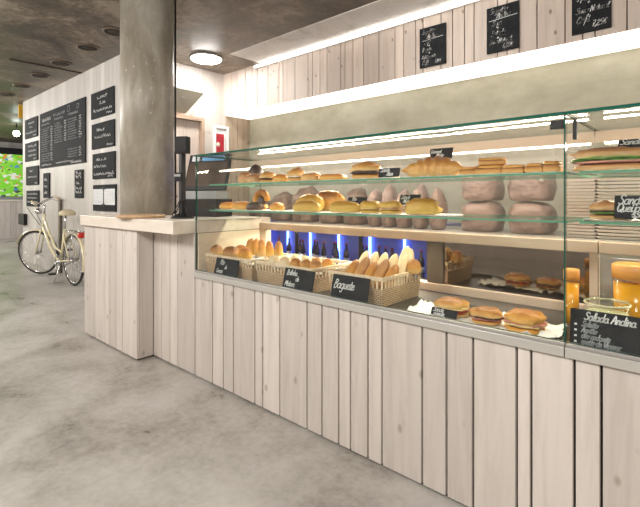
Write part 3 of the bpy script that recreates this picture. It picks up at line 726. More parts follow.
t = thing('display_counter', 'long whitewashed plank counter base carrying the glass display cases', 'counter', (0,0,0))
b = nb(); planks_x(b, xsA+xsB, Y0, Y0+.02, .012, ZR-.037, .0085, .0); obj('plank_front', b, M['plank'], t, .0025)
obj('carcass', box(XE+.002,.62,Y0+.0215,2.26,0,.671), M['gap'], t)
caseA = display_case(XE+.002, XJ, xsA, 'long glass display case holding the bread baskets and two shelves of pastries', True)
caseB = display_case(XJ+.003, .62, xsB, 'nearer glass display case at the right picture edge with the large salad sign', False)
obj('joint_strip', box(XJ-.0035,XJ+.0005,Y0+.0045,Y0+.0135,.7175,1.4770), M['edge'], caseA)
glass_box(caseA, 'side_glass', XE+.001,XE+.009,Y0+.014,2.21,1.0505,1.4775,'yz')
obj('end_panel', box(XE+.002,XE+.012,Y0+.022,2.199,.6905,.961), M['endwall'], caseA)
obj('corner_post', box(XE+.002,XE+.075,2.203,2.255,.736,.961), M['endwall'], caseA)
obj('support_post', box(XU(430,2.24),XU(446,2.24),2.206,2.25,.736,.961), M['darksteel'], caseA)
obj('sliding_panel', box(XU(446,2.24)+.001,XU(591,2.24)-.001,2.215,2.235,.736,.961), M['darkglass'], caseA)
obj('clear_panel', box(XE+.08,XU(430,2.24)-.002,2.225,2.231,.736,.961), M['glass'], caseA)
for a, c_ in ((XE+.02,-1.55),(-1.549,XJ-.01)):
    obj('sliding_pane', box(a,c_,2.205,2.209,1.0135,1.4515), M['frost'], caseA)
obj('door_stile', box(XU(591,2.24),XJ-.001,2.206,2.25,.736,.961), M['creamtrim'], caseA)
obj('cabinet_panel', box(XJ+.012,.60,2.215,2.235,.736,.945), M['alu'], caseB)
obj('sliding_pane', box(XJ+.005,.60,2.205,2.209,1.0135,1.4515), M['glass'], caseB)
obj('corner_clamp', box(XJ+.02,XJ+.032,Y0+.0135,Y0+.03,1.395,1.46), M['black'], caseB, .002)
for o_, xx in ((caseA,-1.6),(caseA,-.6),(caseB,.1)):
    obj('shelf_bracket', box(xx,xx+.012,2.141,2.2,1.10,1.115), M['alu'], o_)
    obj('shelf_bracket', box(xx,xx+.012,2.141,2.2,1.275,1.29), M['alu'], o_)

# ================================================================== food
ORD = ['first','second','third','fourth','fifth','sixth','seventh','eighth','ninth','tenth','eleventh','twelfth','thirteenth','fourteenth','fifteenth','sixteenth']
_sd = [0]
def seed(): _sd[0] += 1; return _sd[0]
def bread(name, label, loc, dims, m, rot=(0,0,0), group=None, cat='bread', e=2.2, amp=.06, flat=.5, freq=2.2):
    b = nb(); blob(b, (0,0,0), dims[0]/2, dims[1]/2, dims[2]/(1+flat), flat, amp, seed(), e, freq=freq)
    o = tag(obj(name, b, m if not isinstance(m,str) else M[m]), label, cat, group); o.location = loc; o.rotation_euler = rot
    return o
def sandwich(label, loc, w, d, h, m, rz=0, fill=('ham','lettuce'), group=None, name='sandwich', e=2.2, amp=.13):
    t = thing(name, label, 'sandwich', loc, rz, group)
    hb = h*.36; nf = len(fill); hf = h*.14
    b = nb(); blob(b, (0,0,0), w/2, d/2, hb/1.5, .5, amp*.8, seed(), e); obj('bun_base', b, M[m], t)
    z = hb*.86
    for i, f in enumerate(fill):
        b = nb(); blob(b, (0,0,z), w*(.51+.02*(i%2)), d*(.52+.03*((i+1)%2)), hf/1.5, .5, .16, seed(), 2.4, freq=5); obj('filling', b, M[f], t); z += hf*.55
    b = nb(); blob(b, (0,0,z), w/2*1.02, d/2*1.02, (h-z)/1.25, .25, amp*1.3, seed(), e, freq=2.6); obj('bun_top', b, M[m], t)
    return t
def croissant(label, loc, L_, r, m, rz=0, group=None, bend=.6, name='croissant', cat='pastry'):
    b = nb(); pts = []; rr = []
    n = 26
    for i in range(n+1):
        s = -1+2*i/n; a = s*bend
        pts.append((L_/2*math.sin(a)/math.sin(bend), -L_/2*(1-math.cos(a))/math.sin(bend)*.9, 0)); 
        k = max(.12, (1-abs(s)**2.0)); rr.append(r*k*(1+.13*math.cos(i*PI*2/3.7)))
    tube(b, pts, rr, 14)
    for v in b.verts: v.co.z = max(v.co.z, -r*.55)+r*.55
    o = tag(obj(name, b, M[m]), label, cat, group); o.location = loc; o.rotation_euler=(0,0,rz); return o
def price_sign(label, u0, u1, z0, h, y, writer, tilt=-.25, name='price_sign', group='small black price signs in the display case', t=.004):
    x0, x1 = XU(u0,y), XU(u1,y)
    th = thing(name, label, 'sign', (x0,y,z0), 0, group); th.rotation_euler = (tilt,0,0)
    board_parts(th, x1-x0, h, t, writer); return th
def tray(label, u0, u1, y0, y1, z, sd, group='paper sheets under the food'):
    b = nb(); sheet(b, XU(u0,(y0+y1)/2), XU(u1,(y0+y1)/2), y0, y1, z, .004, 18, 8, sd, .0012, .008)
    return tag(obj('paper_sheet', b, M['paper']), label, 'paper', group)
ZU, ZL, ZT = 1.2935, 1.1195, .6905
GU, GLO = 'pastries on the upper glass shelf', 'pastries on the lower glass shelf'
def PX(u, y, z=0): return (XU(u,y), y, z)
# ---- upper shelf
YS = 1.86
tray('white paper under the pastries at the left end of the upper shelf', 243,345,1.78,1.98,ZU,1)
tray('white paper under the dark-filled roll on the upper shelf', 350,402,1.78,1.98,ZU,2)
tray('white paper under the huge croissant on the upper shelf', 405,463,1.78,2.0,ZU,3)
tray('white paper under the cut slices at the right of the upper shelf', 467,563,1.77,2.0,ZU,4)
zu = ZU+.005
bread('muffin','brown muffin at the far left end of the upper shelf', PX(246,YS,zu),(.10,.10,.075),'brown',cat='pastry',group=GU)
bread('muffin','second brown muffin from the left on the upper shelf', PX(254,YS-.02,zu),(.11,.10,.06),'brown',cat='pastry',group=GU)
bread('chocolate_muffin','dark chocolate muffin behind the two brown muffins, upper shelf', PX(256,YS+.1,zu),(.11,.11,.13),'choc',cat='pastry',group=GU)
sandwich('golden filled roll beside the brown muffins, upper shelf', PX(268,YS,zu),.10,.11,.065,'golden',.3,('darkfill',),GU)
bread('pastry','flat golden pastry between the filled roll and the cream pastry', PX(281,YS,zu),(.105,.09,.05),'orange',(0,0,.1),GU,'pastry')
sandwich('golden pastry with white cream, upper shelf', PX(297,YS,zu),.11,.12,.075,'golden',.2,('cream',),GU)
t = thing('cream_pastry', 'round pale pastry with white icing on the upper shelf', 'pastry', PX(311,YS-.02,zu), 0, GU)
b = nb(); blob(b,(0,0,0),.06,.055,.035,.4,.07,seed()); obj('base', b, M['golden'], t)
b = nb(); blob(b,(0,0,.036),.045,.042,.012,.4,.12,seed()); obj('icing', b, M['cream'], t)
bread('toast','flat orange toasted pastry lying alone left of the dark-filled roll', PX(333,YS,zu),(.15,.11,.034),'orange',(0,0,.3),GU,'pastry',3.2)
sandwich('long roll with a dark filling, left of the small sign on the upper shelf', PX(366,YS,zu),.155,.10,.085,'golden',.25,('darkfill','darkfill'),GU)
bread('roll','small plain roll behind the small sign on the upper shelf', PX(390,YS+.08,zu),(.10,.09,.04),'pale',(0,0,.2),GU,'pastry')
croissant('huge golden croissant under the propped sign on the upper shelf', PX(434,1.90,zu),.30,.062,'golden',.12,GU,.5)
def slice_(label, u, y, z, w, d, h, rz, m='orange'):
    t = thing('pastry_slice', label, 'pastry', PX(u,y,z), rz, GU)
    b = nb(); bx(b,-w/2,w/2,-d/2,d/2,0,h*.7); obj('base', b, M['golden'], t, .008)
    b = nb(); blob(b,(0,0,h*.69),w*.47,d*.47,h*.32/1.3,.3,.18,seed(),4,freq=5); obj('topping', b, M[m], t)
slice_('cut pastry slice nearest the croissant on the upper shelf', 470,1.87,zu,.075,.09,.035,.2)
slice_('cut orange pastry slice, bottom one of the stacked pair', 491,1.87,zu,.11,.10,.038,.1)
slice_('cut orange pastry slice lying on top of another slice', 492,1.87,zu+.0395,.11,.08,.030,.35)
slice_('cut pastry slice right of the stacked pair', 515,1.86,zu,.085,.10,.034,.1)
slice_('long cut pastry slice, second from the right glass joint', 535,1.86,zu,.066,.10,.036,.15)
slice_('last cut pastry slice beside the glass joint on the upper shelf', 553,1.87,zu,.060,.10,.042,.1)
price_sign('small black sign beside the dark-filled roll, upper shelf',378,399,ZU+.008,.045,1.80,lines_writer([('Sande',.1,.58,.26),('Atum',.4,.15,.24)],.003))
th = price_sign('small black sign propped above the huge croissant',429,452,ZU+.098,.055,1.99,lines_writer([('Croissant',.05,.55,.16),('Misto',.3,.15,.2)],.003))
obj('stand', box(.045,.055,.0045,.009,-.10,.03), M['greyplastic'], th)
# ---- lower shelf
zl = ZL+.005
tray('white paper at the far left of the lower shelf', 226,290,1.77,1.96,ZL,5)
tray('white paper under the corn rolls on the lower shelf', 294,363,1.77,1.98,ZL,6)
tray('white paper under the rolls with the two signs, lower shelf', 365,443,1.77,1.98,ZL,7)
bread('pastry','yellow glazed pastry at the far left of the lower shelf', PX(228,YS,zl),(.13,.10,.05),'orange',(0,0,.2),GLO,'pastry')
bread('pastry','yellow glazed pastry, second from the left on the lower shelf', PX(242,YS-.02,zl),(.14,.10,.055),'orange',(0,0,.3),GLO,'pastry')
bread('chocolate_pastry','dark chocolate pastry lying between the yellow ones, lower shelf', PX(255,YS-.03,zl),(.12,.09,.05),'choc',(0,0,.1),GLO,'pastry')
t = thing('chocolate_swirl', 'round golden pastry with a dark chocolate heart, lower shelf', 'pastry', PX(263,YS+.05,zl), 0, GLO)
b = nb(); tube(b, [(.055*math.cos(a*.35),-.01,.058+.052*math.sin(a*.35)) for a in range(17)], [.018+.008*math.sin(a*.2) for a in range(17)], 10)
for v in b.verts: v.co.z = max(v.co.z, 0)
obj('dough_coil', b, M['orange'], t)
b = nb(); blob(b,(0,-.012,.02),.04,.022,.05,.4,.1,seed()); obj('chocolate_heart', b, M['choc'], t)
bread('pastry','small golden pastry right of the chocolate heart pastry', PX(277,YS-.02,zl),(.09,.09,.05),'orange',(0,0,.4),GLO,'pastry')
bread('corn_roll','yellow corn roll, lower left of the stacked three', PX(307,1.81,zl),(.19,.08,.06),'yellowc',(0,0,.12),GLO,'bread')
bread('corn_roll','yellow corn roll, upper left of the stacked three', PX(310,1.90,zl),(.20,.085,.098),'yellowc',(0,0,.12),GLO,'bread')
bread('corn_roll','golden roll, highest and rearmost of the stacked three', PX(329,1.99,zl),(.22,.085,.122),'golden',(0,0,.12),GLO,'bread')
bread('corn_roll','long yellow roll in front of the left lower sign', PX(345,1.82,zl),(.20,.085,.06),'yellowc',(0,0,.1),GLO,'bread')
sandwich('flat yellow filled roll between the two lower signs', PX(371,1.83,zl),.105,.09,.06,'yellowc',.2,('cheese',),GLO)
sandwich('rough yellow filled roll under the right lower sign', PX(391,1.82,zl),.105,.10,.062,'yellowc',.1,('cheese','ham'),GLO)
bread('roll','rough golden roll at the right end of the lower shelf row', PX(422,1.83,zl),(.17,.105,.075),'yellowc',(0,0,.15),GLO,'bread',amp=.12,freq=4)
price_sign('left small black sign among the yellow rolls, lower shelf',347,366,ZL+.045,.042,1.90,lines_writer([('Pão',.25,.5,.26)],.003), -.25)
price_sign('right small black sign among the yellow rolls, lower shelf',399,419.5,ZL+.048,.052,1.93,lines_writer([('Sande',.08,.55,.22),('Mista',.2,.15,.2)],.003), -.25)
tag(obj('small_plate', box(XU(440,1.83),XU(457,1.83),1.79,1.90,ZL,ZL+.008), M['foam'], None, .003), 'small white plate near the empty right part of the lower shelf', 'plate')
# ---- right case shelves
sandwich('long baguette sandwich with green leaf, upper shelf of the nearer case', PX(612,1.88,zu),.24,.10,.085,'brown',.12,('ham','lettuce','lettuce'),GU)
sandwich('baguette sandwich cut by the right picture edge, upper shelf', PX(705,1.88,zu),.20,.10,.085,'golden',.1,('ham','lettuce'),GU)
price_sign('small black sign lying on the baguette sandwich, nearer case',617,650,zu+.072,.05,1.86,lines_writer([('Sandes',.06,.45,.3)],.0035), -.7)
sandwich('dark filled sandwich behind the cheese sandwich sign, lower shelf', PX(611,1.84,zl),.125,.10,.065,'brown',.1,('lettuce','darkfill'),GLO)
sandwich('filled sandwich at the right picture edge, lower shelf of the nearer case', PX(660,1.86,zl),.125,.10,.065,'brown',.1,('lettuce','darkfill'),GLO)
price_sign('black sandwich and cheese sign on the lower shelf, nearer case',614,655,ZL+.012,.078,1.775,lines_writer([('Sandes',.10,.62,.21),('Queijo',.06,.30,.19),('3,50€',.45,.06,.14)],.0035), -.15)
tray('white paper under the sandwiches, lower shelf of the nearer case',588,668,1.79,1.96,ZL,8)
tray('white paper under the baguette sandwich, upper shelf of the nearer case',586,690,1.80,1.98,ZU,9)

# ---- wicker baskets
def basket(x0, x1, y0, d, h, label):
    w = x1-x0
    t = thing('wicker_basket', label, 'basket', ((x0+x1)/2, y0+d/2, ZT+.001), 0, 'pale wicker bread baskets')
    k = .93; hw, hd = w/2, d/2
    def wall(b, z0, z1, th=.006):
        s0, s1 = k+(1-k)*z0/h, k+(1-k)*z1/h
        P = lambda s, z, o: [(-hw*s+o,-hd*s+o,z),(hw*s-o,-hd*s+o,z),(hw*s-o,hd*s-o,z),(-hw*s+o,hd*s-o,z)]
        rings = [[b.verts.new(p) for p in q] for q in (P(s0,z0,0),P(s1,z1,0),P(s1,z1,th),P(s0,z0,th))]
        for a in range(4):
            A, B = rings[a], rings[(a+1)%4]
            for i in range(4): b.faces.new((A[i],A[(i+1)%4],B[(i+1)%4],B[i]))
    b = nb(); wall(b, 0, h*.60); bx(b,-hw*k+.006,hw*k-.006,-hd*k+.006,hd*k-.006,0,.006); obj('woven_body', b, M['wicker'], t)
    b = nb(); s = k+(1-k)*.75
    n = int(w/.027)
    for i in range(n+1):
        x = -hw*s+.006+(w*s-.012)*i/n
        for y in (-hd*s+.003, hd*s-.003): bx(b, x-.0042,x+.0042,y-.0028,y+.0028,h*.59,h*.88)
    n = int(d/.027)
    for i in range(1,n):
        y = -hd*s+(d*s)*i/n
        for x in (-hw*s+.003, hw*s-.003): bx(b, x-.0028,x+.0028,y-.0042,y+.0042,h*.59,h*.88)
    obj('openwork_stakes', b, M['wickerrim'], t)
    b = nb(); wall(b, h*.86, h*1.0, .011); obj('rim', b, M['wickerrim'], t, .003)
    return t
B1, B2, B3 = (-2.575,-2.075), (-2.045,-1.575), (-1.470,-1.135)
basket(*B1,1.70,.36,.135,'wicker basket of round buns at the left end of the display case')
basket(*B2,1.70,.36,.135,'middle wicker basket lined with white paper holding small rolls')
basket(*B3,1.70,.36,.140,'right wicker basket full of upright baguettes')
def liner(x0, x1, z, label, sd):
    b = nb(); sheet(b, x0+.042, x1-.042, 1.752, 2.01, z, .05, 20, 16, sd, .0015, .02)
    return tag(obj('paper_liner', b, M['paper']), label, 'paper')
liner(*B1, ZT+.082, 'crumpled white paper lining the left basket', 11)
liner(*B2, ZT+.082, 'crumpled white paper lining the middle basket', 12)
def basket_sign(label, u0, u1, zh, writer, z0=.712):
    return price_sign(label, u0, u1, z0, zh, 1.664, writer, -.24, 'basket_sign', 'black signs leaning on the baskets')
basket_sign('black sign leaning on the left basket of round buns', 213.5,236,.105, lines_writer([('Pão',.22,.62,.16),('de',.45,.38,.12),('Cereais',.10,.12,.13)],.0035))
basket_sign('black sign leaning on the middle basket of small rolls', 282,312,.107, lines_writer([('Bolinha',.10,.66,.14),('de',.42,.40,.13),('Mistura',.08,.10,.14)],.004))
basket_sign('black sign reading Baguete leaning on the right basket', 330,367,.112, lines_writer([('Baguete',.07,.42,.20)],.005))
GB = 'buns in the left basket'
zb = ZT+.125
for i, (u, y, w, m) in enumerate(((215.5,1.80,.105,'brown'),(221,1.91,.105,'brown'),(231,1.795,.12,'brown'),(245,1.80,.10,'orange'),(241,1.91,.10,'golden'))):
    bread('bun', ['round brown bun at the left end of the left basket','brown bun behind the leftmost bun, left basket','large brown bun in the middle front of the left basket','golden bun at the right front of the left basket','golden bun behind the large brown bun, left basket'][i], PX(u,y,zb-.012),(w,w*.9,.072),m,(0,0,i),GB)
for i in range(5):
    u = 249+i*7.4
    bread('small_roll', 'pointed golden roll, %s from the left in the back row of the left basket' % ORD[i], PX(u,2.0,zb-.014),(.060,.060,.115),'orange' if i%2 else 'golden',(-.2,0,i),'pointed rolls in the back row','bread',2.0,.08,.35)
for i, (u, y, m) in enumerate(((274,1.79,'pale'),(285,1.79,'pale'),(296,1.79,'golden'),(306,1.79,'golden'),(316,1.79,'golden'),(316,1.895,'golden'),(328,1.90,'orange'),(306,1.90,'pale'),(296,1.92,'pale'))):
    bread('small_roll', 'small %s roll in the middle basket, %s from the left' % ({'pale':'floury','golden':'golden','orange':'orange'}[m], ORD[i]) if i < 7 else ['floury small roll in the back of the middle basket, right one','floury small roll in the back of the middle basket, left one'][i-7], PX(u,y,zb-.02),(.074,.070,.06),m,(0,0,i*.7),'small rolls in the middle basket','bread')
def baguette(label, loc, L_, w, m, rot, group):
    b = nb(); n = 20; pts=[]; rr=[]
    for i in range(n+1):
        s = -1+2*i/n; pts.append((0,0,L_/2*(s+1))); rr.append(w/2*max(.05,(1-abs(s)**3.2))**.5*(1+.05*noise.noise(Vector((s*3,len(label),1)))))
    tube(b, pts, rr, 14)
    o = tag(obj('baguette', b, M[m]), label, 'bread', group); o.location = loc; o.rotation_euler = rot
    return o
for i in range(5):
    x = B3[0]+.045+i*.061
    baguette('brown baguette standing in the front row of the right basket, %s from the left' % ORD[i], (x,1.755,ZT+.022+.004*(i%2)), .205+.02*(i%2), .060, 'golden' if i%2==0 else 'brown', (-.72,0,0), 'baguettes in the right basket')
for i in range(5):
    x = B3[0]+.045+i*.061
    baguette('floury baguette standing in the back row of the right basket, %s from the left' % ORD[i], (x,1.850,ZT+.022), .235, .056, 'pale', (-.60,0,0), 'baguettes in the right basket')
bread('round_loaf','big round floury loaf at the back right of the baguette basket', PX(405,2.015,ZT+.13),(.085,.07,.125),'pale',(-.3,0,0),'baguettes in the right basket')
bread('bun','golden bun at the right end of the baguette basket', PX(414,1.97,ZT+.13),(.07,.07,.07),'golden',(0,0,0),'baguettes in the right basket')

# ---- sandwiches on the case floor
b = nb(); sheet(b, XU(414,1.79), XU(560,1.79), 1.68, 1.91, ZT+.002, .012, 30, 14, 21, .0012, .055)
tag(obj('paper_sheet', b, M['paper']), 'crumpled white paper under the three sandwiches on the case floor', 'paper', 'paper sheets under the food')
GS = 'sandwiches on the case floor'
zt = ZT+.008
sandwich('ciabatta sandwich with tomato behind the little lying sign', PX(452,1.79,zt),.135,.11,.070,'golden',.2,('tomato','ham','cheese'),GS)
sandwich('flat sandwich with ham in the middle of the case floor', PX(486,1.77,zt),.120,.10,.060,'golden',.2,('ham','darkfill'),GS)
sandwich('large golden sandwich nearest the glass joint on the case floor', PX(525,1.76,zt),.14,.12,.078,'orange',.15,('cheese','ham'),GS)
price_sign('small black sign in front of the tomato sandwich on the case floor', 430,456,ZT+.012,.038,1.705,lines_writer([('Sande',.08,.55,.28),('Tomate',.12,.12,.26)],.003), -.5)
o = tag(obj('napkin', (lambda b: (sheet(b,XU(540,1.72),XU(560,1.72),1.69,1.80,ZT+.013,.03,10,8,33,.002,.01), b)[1])(nb()), M['paper']), 'crumpled napkin beside the glass joint on the case floor', 'napkin')

# ---- nearer case: juice, jar, big sign
def jug(label, loc, r, h):
    t = thing('juice_jug', label, 'jug', loc)
    b = nb(); lathe(b, [(.001,0),(r,0),(r*1.04,h*.74),(.001,h*.74)], 28); obj('juice', b, M['juice'], t)
    b = nb(); lathe(b, [(r*1.06,.002),(r*1.10,h*.8),(r*1.07,h*.8),(r*1.06,h*.5),(r*1.045,.002),(r*1.06,.002)], 28); obj('glass_wall', b, M['glass'], t)
    b = nb(); lathe(b, [(.001,h*.801),(r*1.12,h*.801),(r*1.12,h*.98),(r,h),(.001,h)], 28); obj('lid', b, M['lid'], t)
jug('large jug of orange juice with an orange lid by the right picture edge', PX(634,1.98,ZT+.001), .062, .265)
jug('slim glass of orange juice just right of the glass joint', PX(571.5,2.02,ZT+.001), .026, .22)
t = thing('glass_jar', 'squat glass jar of pickles behind the large salad sign', 'jar', PX(607,1.84,ZT+.001))
b = nb(); lathe(b, [(.001,0),(.066,0),(.07,.09),(.062,.105),(.001,.105)], 28); obj('pickles', b, M['straw'], t)
b = nb(); lathe(b, [(.072,.001),(.076,.11),(.062,.14),(.06,.14),(.068,.11),(.071,.001),(.072,.001)], 32); obj('jar_wall', b, M['glass'], t)
b = nb(); lathe(b, [(.001,.1405),(.066,.1405),(.068,.150),(.02,.158),(.018,.168),(.001,.172)], 28); obj('lid', b, M['glass'], t)
b = nb(); tube(b, [(.069*math.cos(k*PI/16),.069*math.sin(k*PI/16),.136) for k in range(32)], .0035, 6, closed=True); obj('seal_ring', b, M['straw'], t)
def salada(b, W, H, fr):
    lines_writer([('Salada Andina',.12,.74,.11)], .0038)(b,W,H,fr)
    for k, s in enumerate(('Salmão','Agrião','ovo codorniz','queijo de Vicunar')):
        y = .555-.155*k
        ribbon(b, [(W*.045,H*y+.004),(W*.055,H*y+.004)], .006, 0, fr)
        lines_writer([(s,.10,y,.075,1)], .0036)(b,W,H,fr)
x0 = XU(567.5,1.668)
th = thing('salad_sign', 'large black sign with salad ingredients leaning inside the nearer case', 'sign', (x0+.006,1.668,.7065)); th.rotation_euler=(-.10,0,0)
board_parts(th, .345, .122, .006, salada)

# ---- on the worktop behind: bags, buns, trays
GW = 'bags and loaves on the worktop behind the shelves'
for i, u in enumerate((376,390,405,421,438)):
    bread('wrapped_bun', 'rosy wrapped bun behind the lower shelf, %s from the left' % ORD[i], PX(u,2.42,1.0135),(.096,.16,.24+.03*(i%2)),'rose',(0,0,0),GW,'bread',2.1,.07,.75,3)
for i, (u, w, h) in enumerate(((262,.21,.20),(284,.20,.24),(307,.22,.27),(333,.20,.22),(357,.17,.25))):
    bread('bread_bag', 'pale bread bag behind the left part of the shelves, %s from the left' % ORD[i], PX(u,2.52,1.0135),(w,.20,h),'kraft',(0,0,0),GW,'bag',2.4,.10,freq=2)
for i, (u, w) in enumerate(((483,.215),(532,.225))):
    for k in (0,1):
        bread('bread_bag', ['lower','upper'][k]+' rosy bread bag of the '+['left','right'][i]+' pile behind the right part of the shelves', PX(u,2.50,1.0135+.172*k),(w*(1-.06*k),.24,.17),'rose',(0,0,0),GW,'bag',3.0,.07,.7,2)
def food_tray(loc, w, d, label, group):
    o = nb()
    prof = ((-w/2+.012,-d/2+.012,0),(-w/2,-d/2,.013))
    a = [o.verts.new(p) for p in ((-w/2+.012,-d/2+.012,0),(w/2-.012,-d/2+.012,0),(w/2-.012,d/2-.012,0),(-w/2+.012,d/2-.012,0))]
    c_ = [o.verts.new(p) for p in ((-w/2,-d/2,.012),(w/2,-d/2,.012),(w/2,d/2,.012),(-w/2,d/2,.012))]
    e = [o.verts.new(p) for p in ((-w/2+.006,-d/2+.006,.012),(w/2-.006,-d/2+.006,.012),(w/2-.006,d/2-.006,.012),(-w/2+.006,d/2-.006,.012))]
    g = [o.verts.new(p) for p in ((-w/2+.016,-d/2+.016,.004),(w/2-.016,-d/2+.016,.004),(w/2-.016,d/2-.016,.004),(-w/2+.016,d/2-.016,.004))]
    o.faces.new(a[::-1]); o.faces.new(g)
    for A, B in ((a,c_),(c_,e),(e,g)):
        for i in range(4): o.faces.new((A[i],A[(i+1)%4],B[(i+1)%4],B[i]))
    q = tag(obj('food_tray', o, M['foam']), label, 'tray', group); q.location = loc; return q
for s, (u, w) in enumerate(((584,.135),(626,.21))):
    first = None; lab = ['white food tray in the stack behind the glass joint','white food tray in the stack behind the cheese sandwich sign'][s]; gr = ['stack of trays behind the glass joint','stack of trays behind the cheese sandwich sign'][s]
    for k in range(18):
        loc = (XU(u,2.44)+.002*math.sin(k*2.1), 2.44, 1.0135+k*.0155)
        if first is None: first = food_tray(loc, w, .19, lab, gr)
        else: copy_thing(first, loc)

# ---- drinks cooler with blue light behind the case
kx0, kx1, ky0, ky1 = -4.6, -1.9, 3.72, 4.25
t = thing('drinks_cooler', 'low drinks cooler glowing blue behind the baskets', 'cooler', (0,0,0))
b = nb()
bx(b,kx0,kx1,ky1-.03,ky1,.02,.95); bx(b,kx0,kx0+.03,ky0,ky1-.031,.02,.95); bx(b,kx1-.03,kx1,ky0,ky1-.031,.02,.95)
bx(b,kx0+.031,kx1-.031,ky0,ky1-.031,.02,.10); bx(b,kx0+.031,kx1-.031,ky0,ky1-.031,.90,.95)
obj('cabinet', b, M['coolerwall'], t)
obj('shelf', box(kx0+.032,kx1-.032,ky0+.06,ky1-.035,.42,.43), M['alu'], t)
for x in (-4.35,-3.93,-3.45,-2.98,-2.52,-2.05):
    b = nb(); tube(b, [(x,ky1-.055,.14),(x,ky1-.055,.86)], .014, 8); obj('blue_light_tube', b, M['bluetube'], t)
for x in (kx0+.05,-3.72,-2.78,kx1-.09):
    obj('door_post', box(x,x+.045,ky0-.012,ky0-.001,.05,.93), M['black'], t)
bot = None; k = 0
for x in [kx0+.16+i*.105 for i in range(24)]:
    if min(abs(x-p) for p in (-4.35,-3.93,-2.98)) < .05: continue
    loc = (x, ky0+.15+.05*math.sin(k*2.3), .431); k += 1
    if bot is None:
        bot = thing('drink_bottle', 'dark bottle on the shelf of the blue drinks cooler', 'bottle', loc, 0, 'bottles in the blue cooler')
        b = nb(); lathe(b, [(.001,0),(.032,0),(.034,.12),(.030,.16),(.013,.21),(.013,.245),(.001,.245)], 16); obj('body', b, M['bottle'], bot)
        b = nb(); lathe(b, [(.0345,.04),(.0352,.04),(.0352,.10),(.0345,.10),(.0345,.04)], 16); obj('bottle_label', b, M['white'], bot)
        b = nb(); lathe(b, [(.001,.2455),(.015,.2455),(.015,.262),(.001,.262)], 12); obj('cap', b, M['red'], bot)
    else: copy_thing(bot, loc)

# ================================================================== bicycle
bike = thing('bicycle', 'cream step-through bicycle parked along the menu wall', 'bicycle', (-6.54,2.24,0), PI+.025)
WR, WB = .35, 1.35
head0, head1 = Vector((1.205,0,.72)), Vector((1.135,0,.96))
AX = (head1-head0).normalized()
STEER = Matrix.Translation(head0) @ Matrix.Rotation(.58, 4, AX) @ Matrix.Translation(-head0)
def steered(b):
    bmesh.ops.transform(b, matrix=STEER, verts=b.verts[:]); return b
def ident(b): return b
def circ(c, r, n, a0=0, a1=2*PI): return [(c[0]+r*math.cos(a0+(a1-a0)*i/n), c[1], c[2]+r*math.sin(a0+(a1-a0)*i/n)) for i in range(n if a1-a0 > 6.28 else n+1)]
def wheel(c, tf):
    b = nb(); tube(b, circ(c, WR-.033, 48), .011, 8, closed=True); w = obj('wheel', tf(b), M['chrome'], bike)
    b = nb(); tube(b, circ(c, WR-.017, 48), .017, 8, closed=True); obj('tyre', tf(b), M['rubber'], w)
    b = nb()
    for i in range(28):
        a = 2*PI*i/28; s = .02*(-1)**i
        tube(b, [(c[0]+.02*math.cos(a+.9*(-1)**(i//2)), c[1]+s, c[2]+.02*math.sin(a+.9*(-1)**(i//2))), (c[0]+(WR-.036)*math.cos(a), c[1], c[2]+(WR-.036)*math.sin(a))], .0016, 4)
    obj('spokes', tf(b), M['chrome'], w)
    b = nb(); tube(b, [(c[0],c[1]-.05,c[2]),(c[0],c[1]+.05,c[2])], .022, 12); obj('hub', tf(b), M['chrome'], w)
RH, FH = (0,0,WR), (WB,0,WR)
wheel(RH, ident); wheel(FH, steered)
BBK = (.47,0,.285)
b = nb()
tube(b, [head1, head0], .021, 10)
tube(b, [(head0+(head1-head0)*.15), (.88,0,.46), (.64,0,.315), BBK], .020, 10)
tube(b, [(head0+(head1-head0)*.75), (.91,0,.66), (.68,0,.47), (.425,0,.42)], .017, 10)
tube(b, [BBK, (.32,0,.76)], .018, 10)
for s in (-1,1):
    tube(b, [BBK, (.38,.03*s,.30), (0,.058*s,WR)], .011, 8); tube(b, [(.34,0,.70), (.28,.03*s,.64), (0,.058*s,WR)], .009, 8)
obj('frame', b, M['bikecream'], bike)
b = nb()
for s in (-1,1): tube(b, [head0+Vector((.01,.04*s,-.02)), (1.27,.045*s,.55), (WB,.052*s,WR)], .012, 8)
tube(b, [head0+Vector((.01,-.045,-.02)), head0+Vector((.01,.045,-.02))], .015, 8)
obj('fork', steered(b), M['bikecream'], bike)
b = nb()
tube(b, [head1, (1.105,0,1.09)], .013, 8); tube(b, [(1.105,0,1.09),(1.18,0,1.12)], .013, 8)
obj('stem', steered(b), M['chrome'], bike)
b = nb(); tube(b, [(1.04,-.25,1.15),(1.12,-.23,1.19),(1.19,-.12,1.15),(1.18,0,1.12),(1.19,.12,1.15),(1.12,.23,1.19),(1.04,.25,1.15)], .011, 8)
hb = obj('handlebar', steered(b), M['chrome'], bike)
for s in (-1,1):
    b = nb(); tube(b, [(1.03,.252*s,1.145),(1.11,.235*s,1.187)], .017, 10); obj('grip', steered(b), M['saddle'], hb)
    b = nb(); tube(b, [(1.14,.21*s,1.155),(1.06,.225*s,1.12)], .005, 6); obj('brake_lever', steered(b), M['chrome'], hb)
b = nb(); lathe(b, [(.001,0),(.045,.01),(.048,.06),(.02,.09),(.001,.09)], 16, (0,0,0)); bmesh.ops.rotate(b, verts=b.verts[:], cent=(0,0,0), matrix=Matrix.Rotation(PI/2,3,'Y')); bmesh.ops.translate(b, verts=b.verts[:], vec=(1.19,0,1.0))
obj('headlight', steered(b), M['chrome'], bike)
b = nb()
for k, s in enumerate((-1,1,-1)): tube(b, [(1.14,.2*s,1.16),(1.31,.12*s,1.09),(1.30,.04*s,.94),(1.22,.02*s,.78)], .004, 6)
obj('cables', steered(b), M['rubber'], bike)
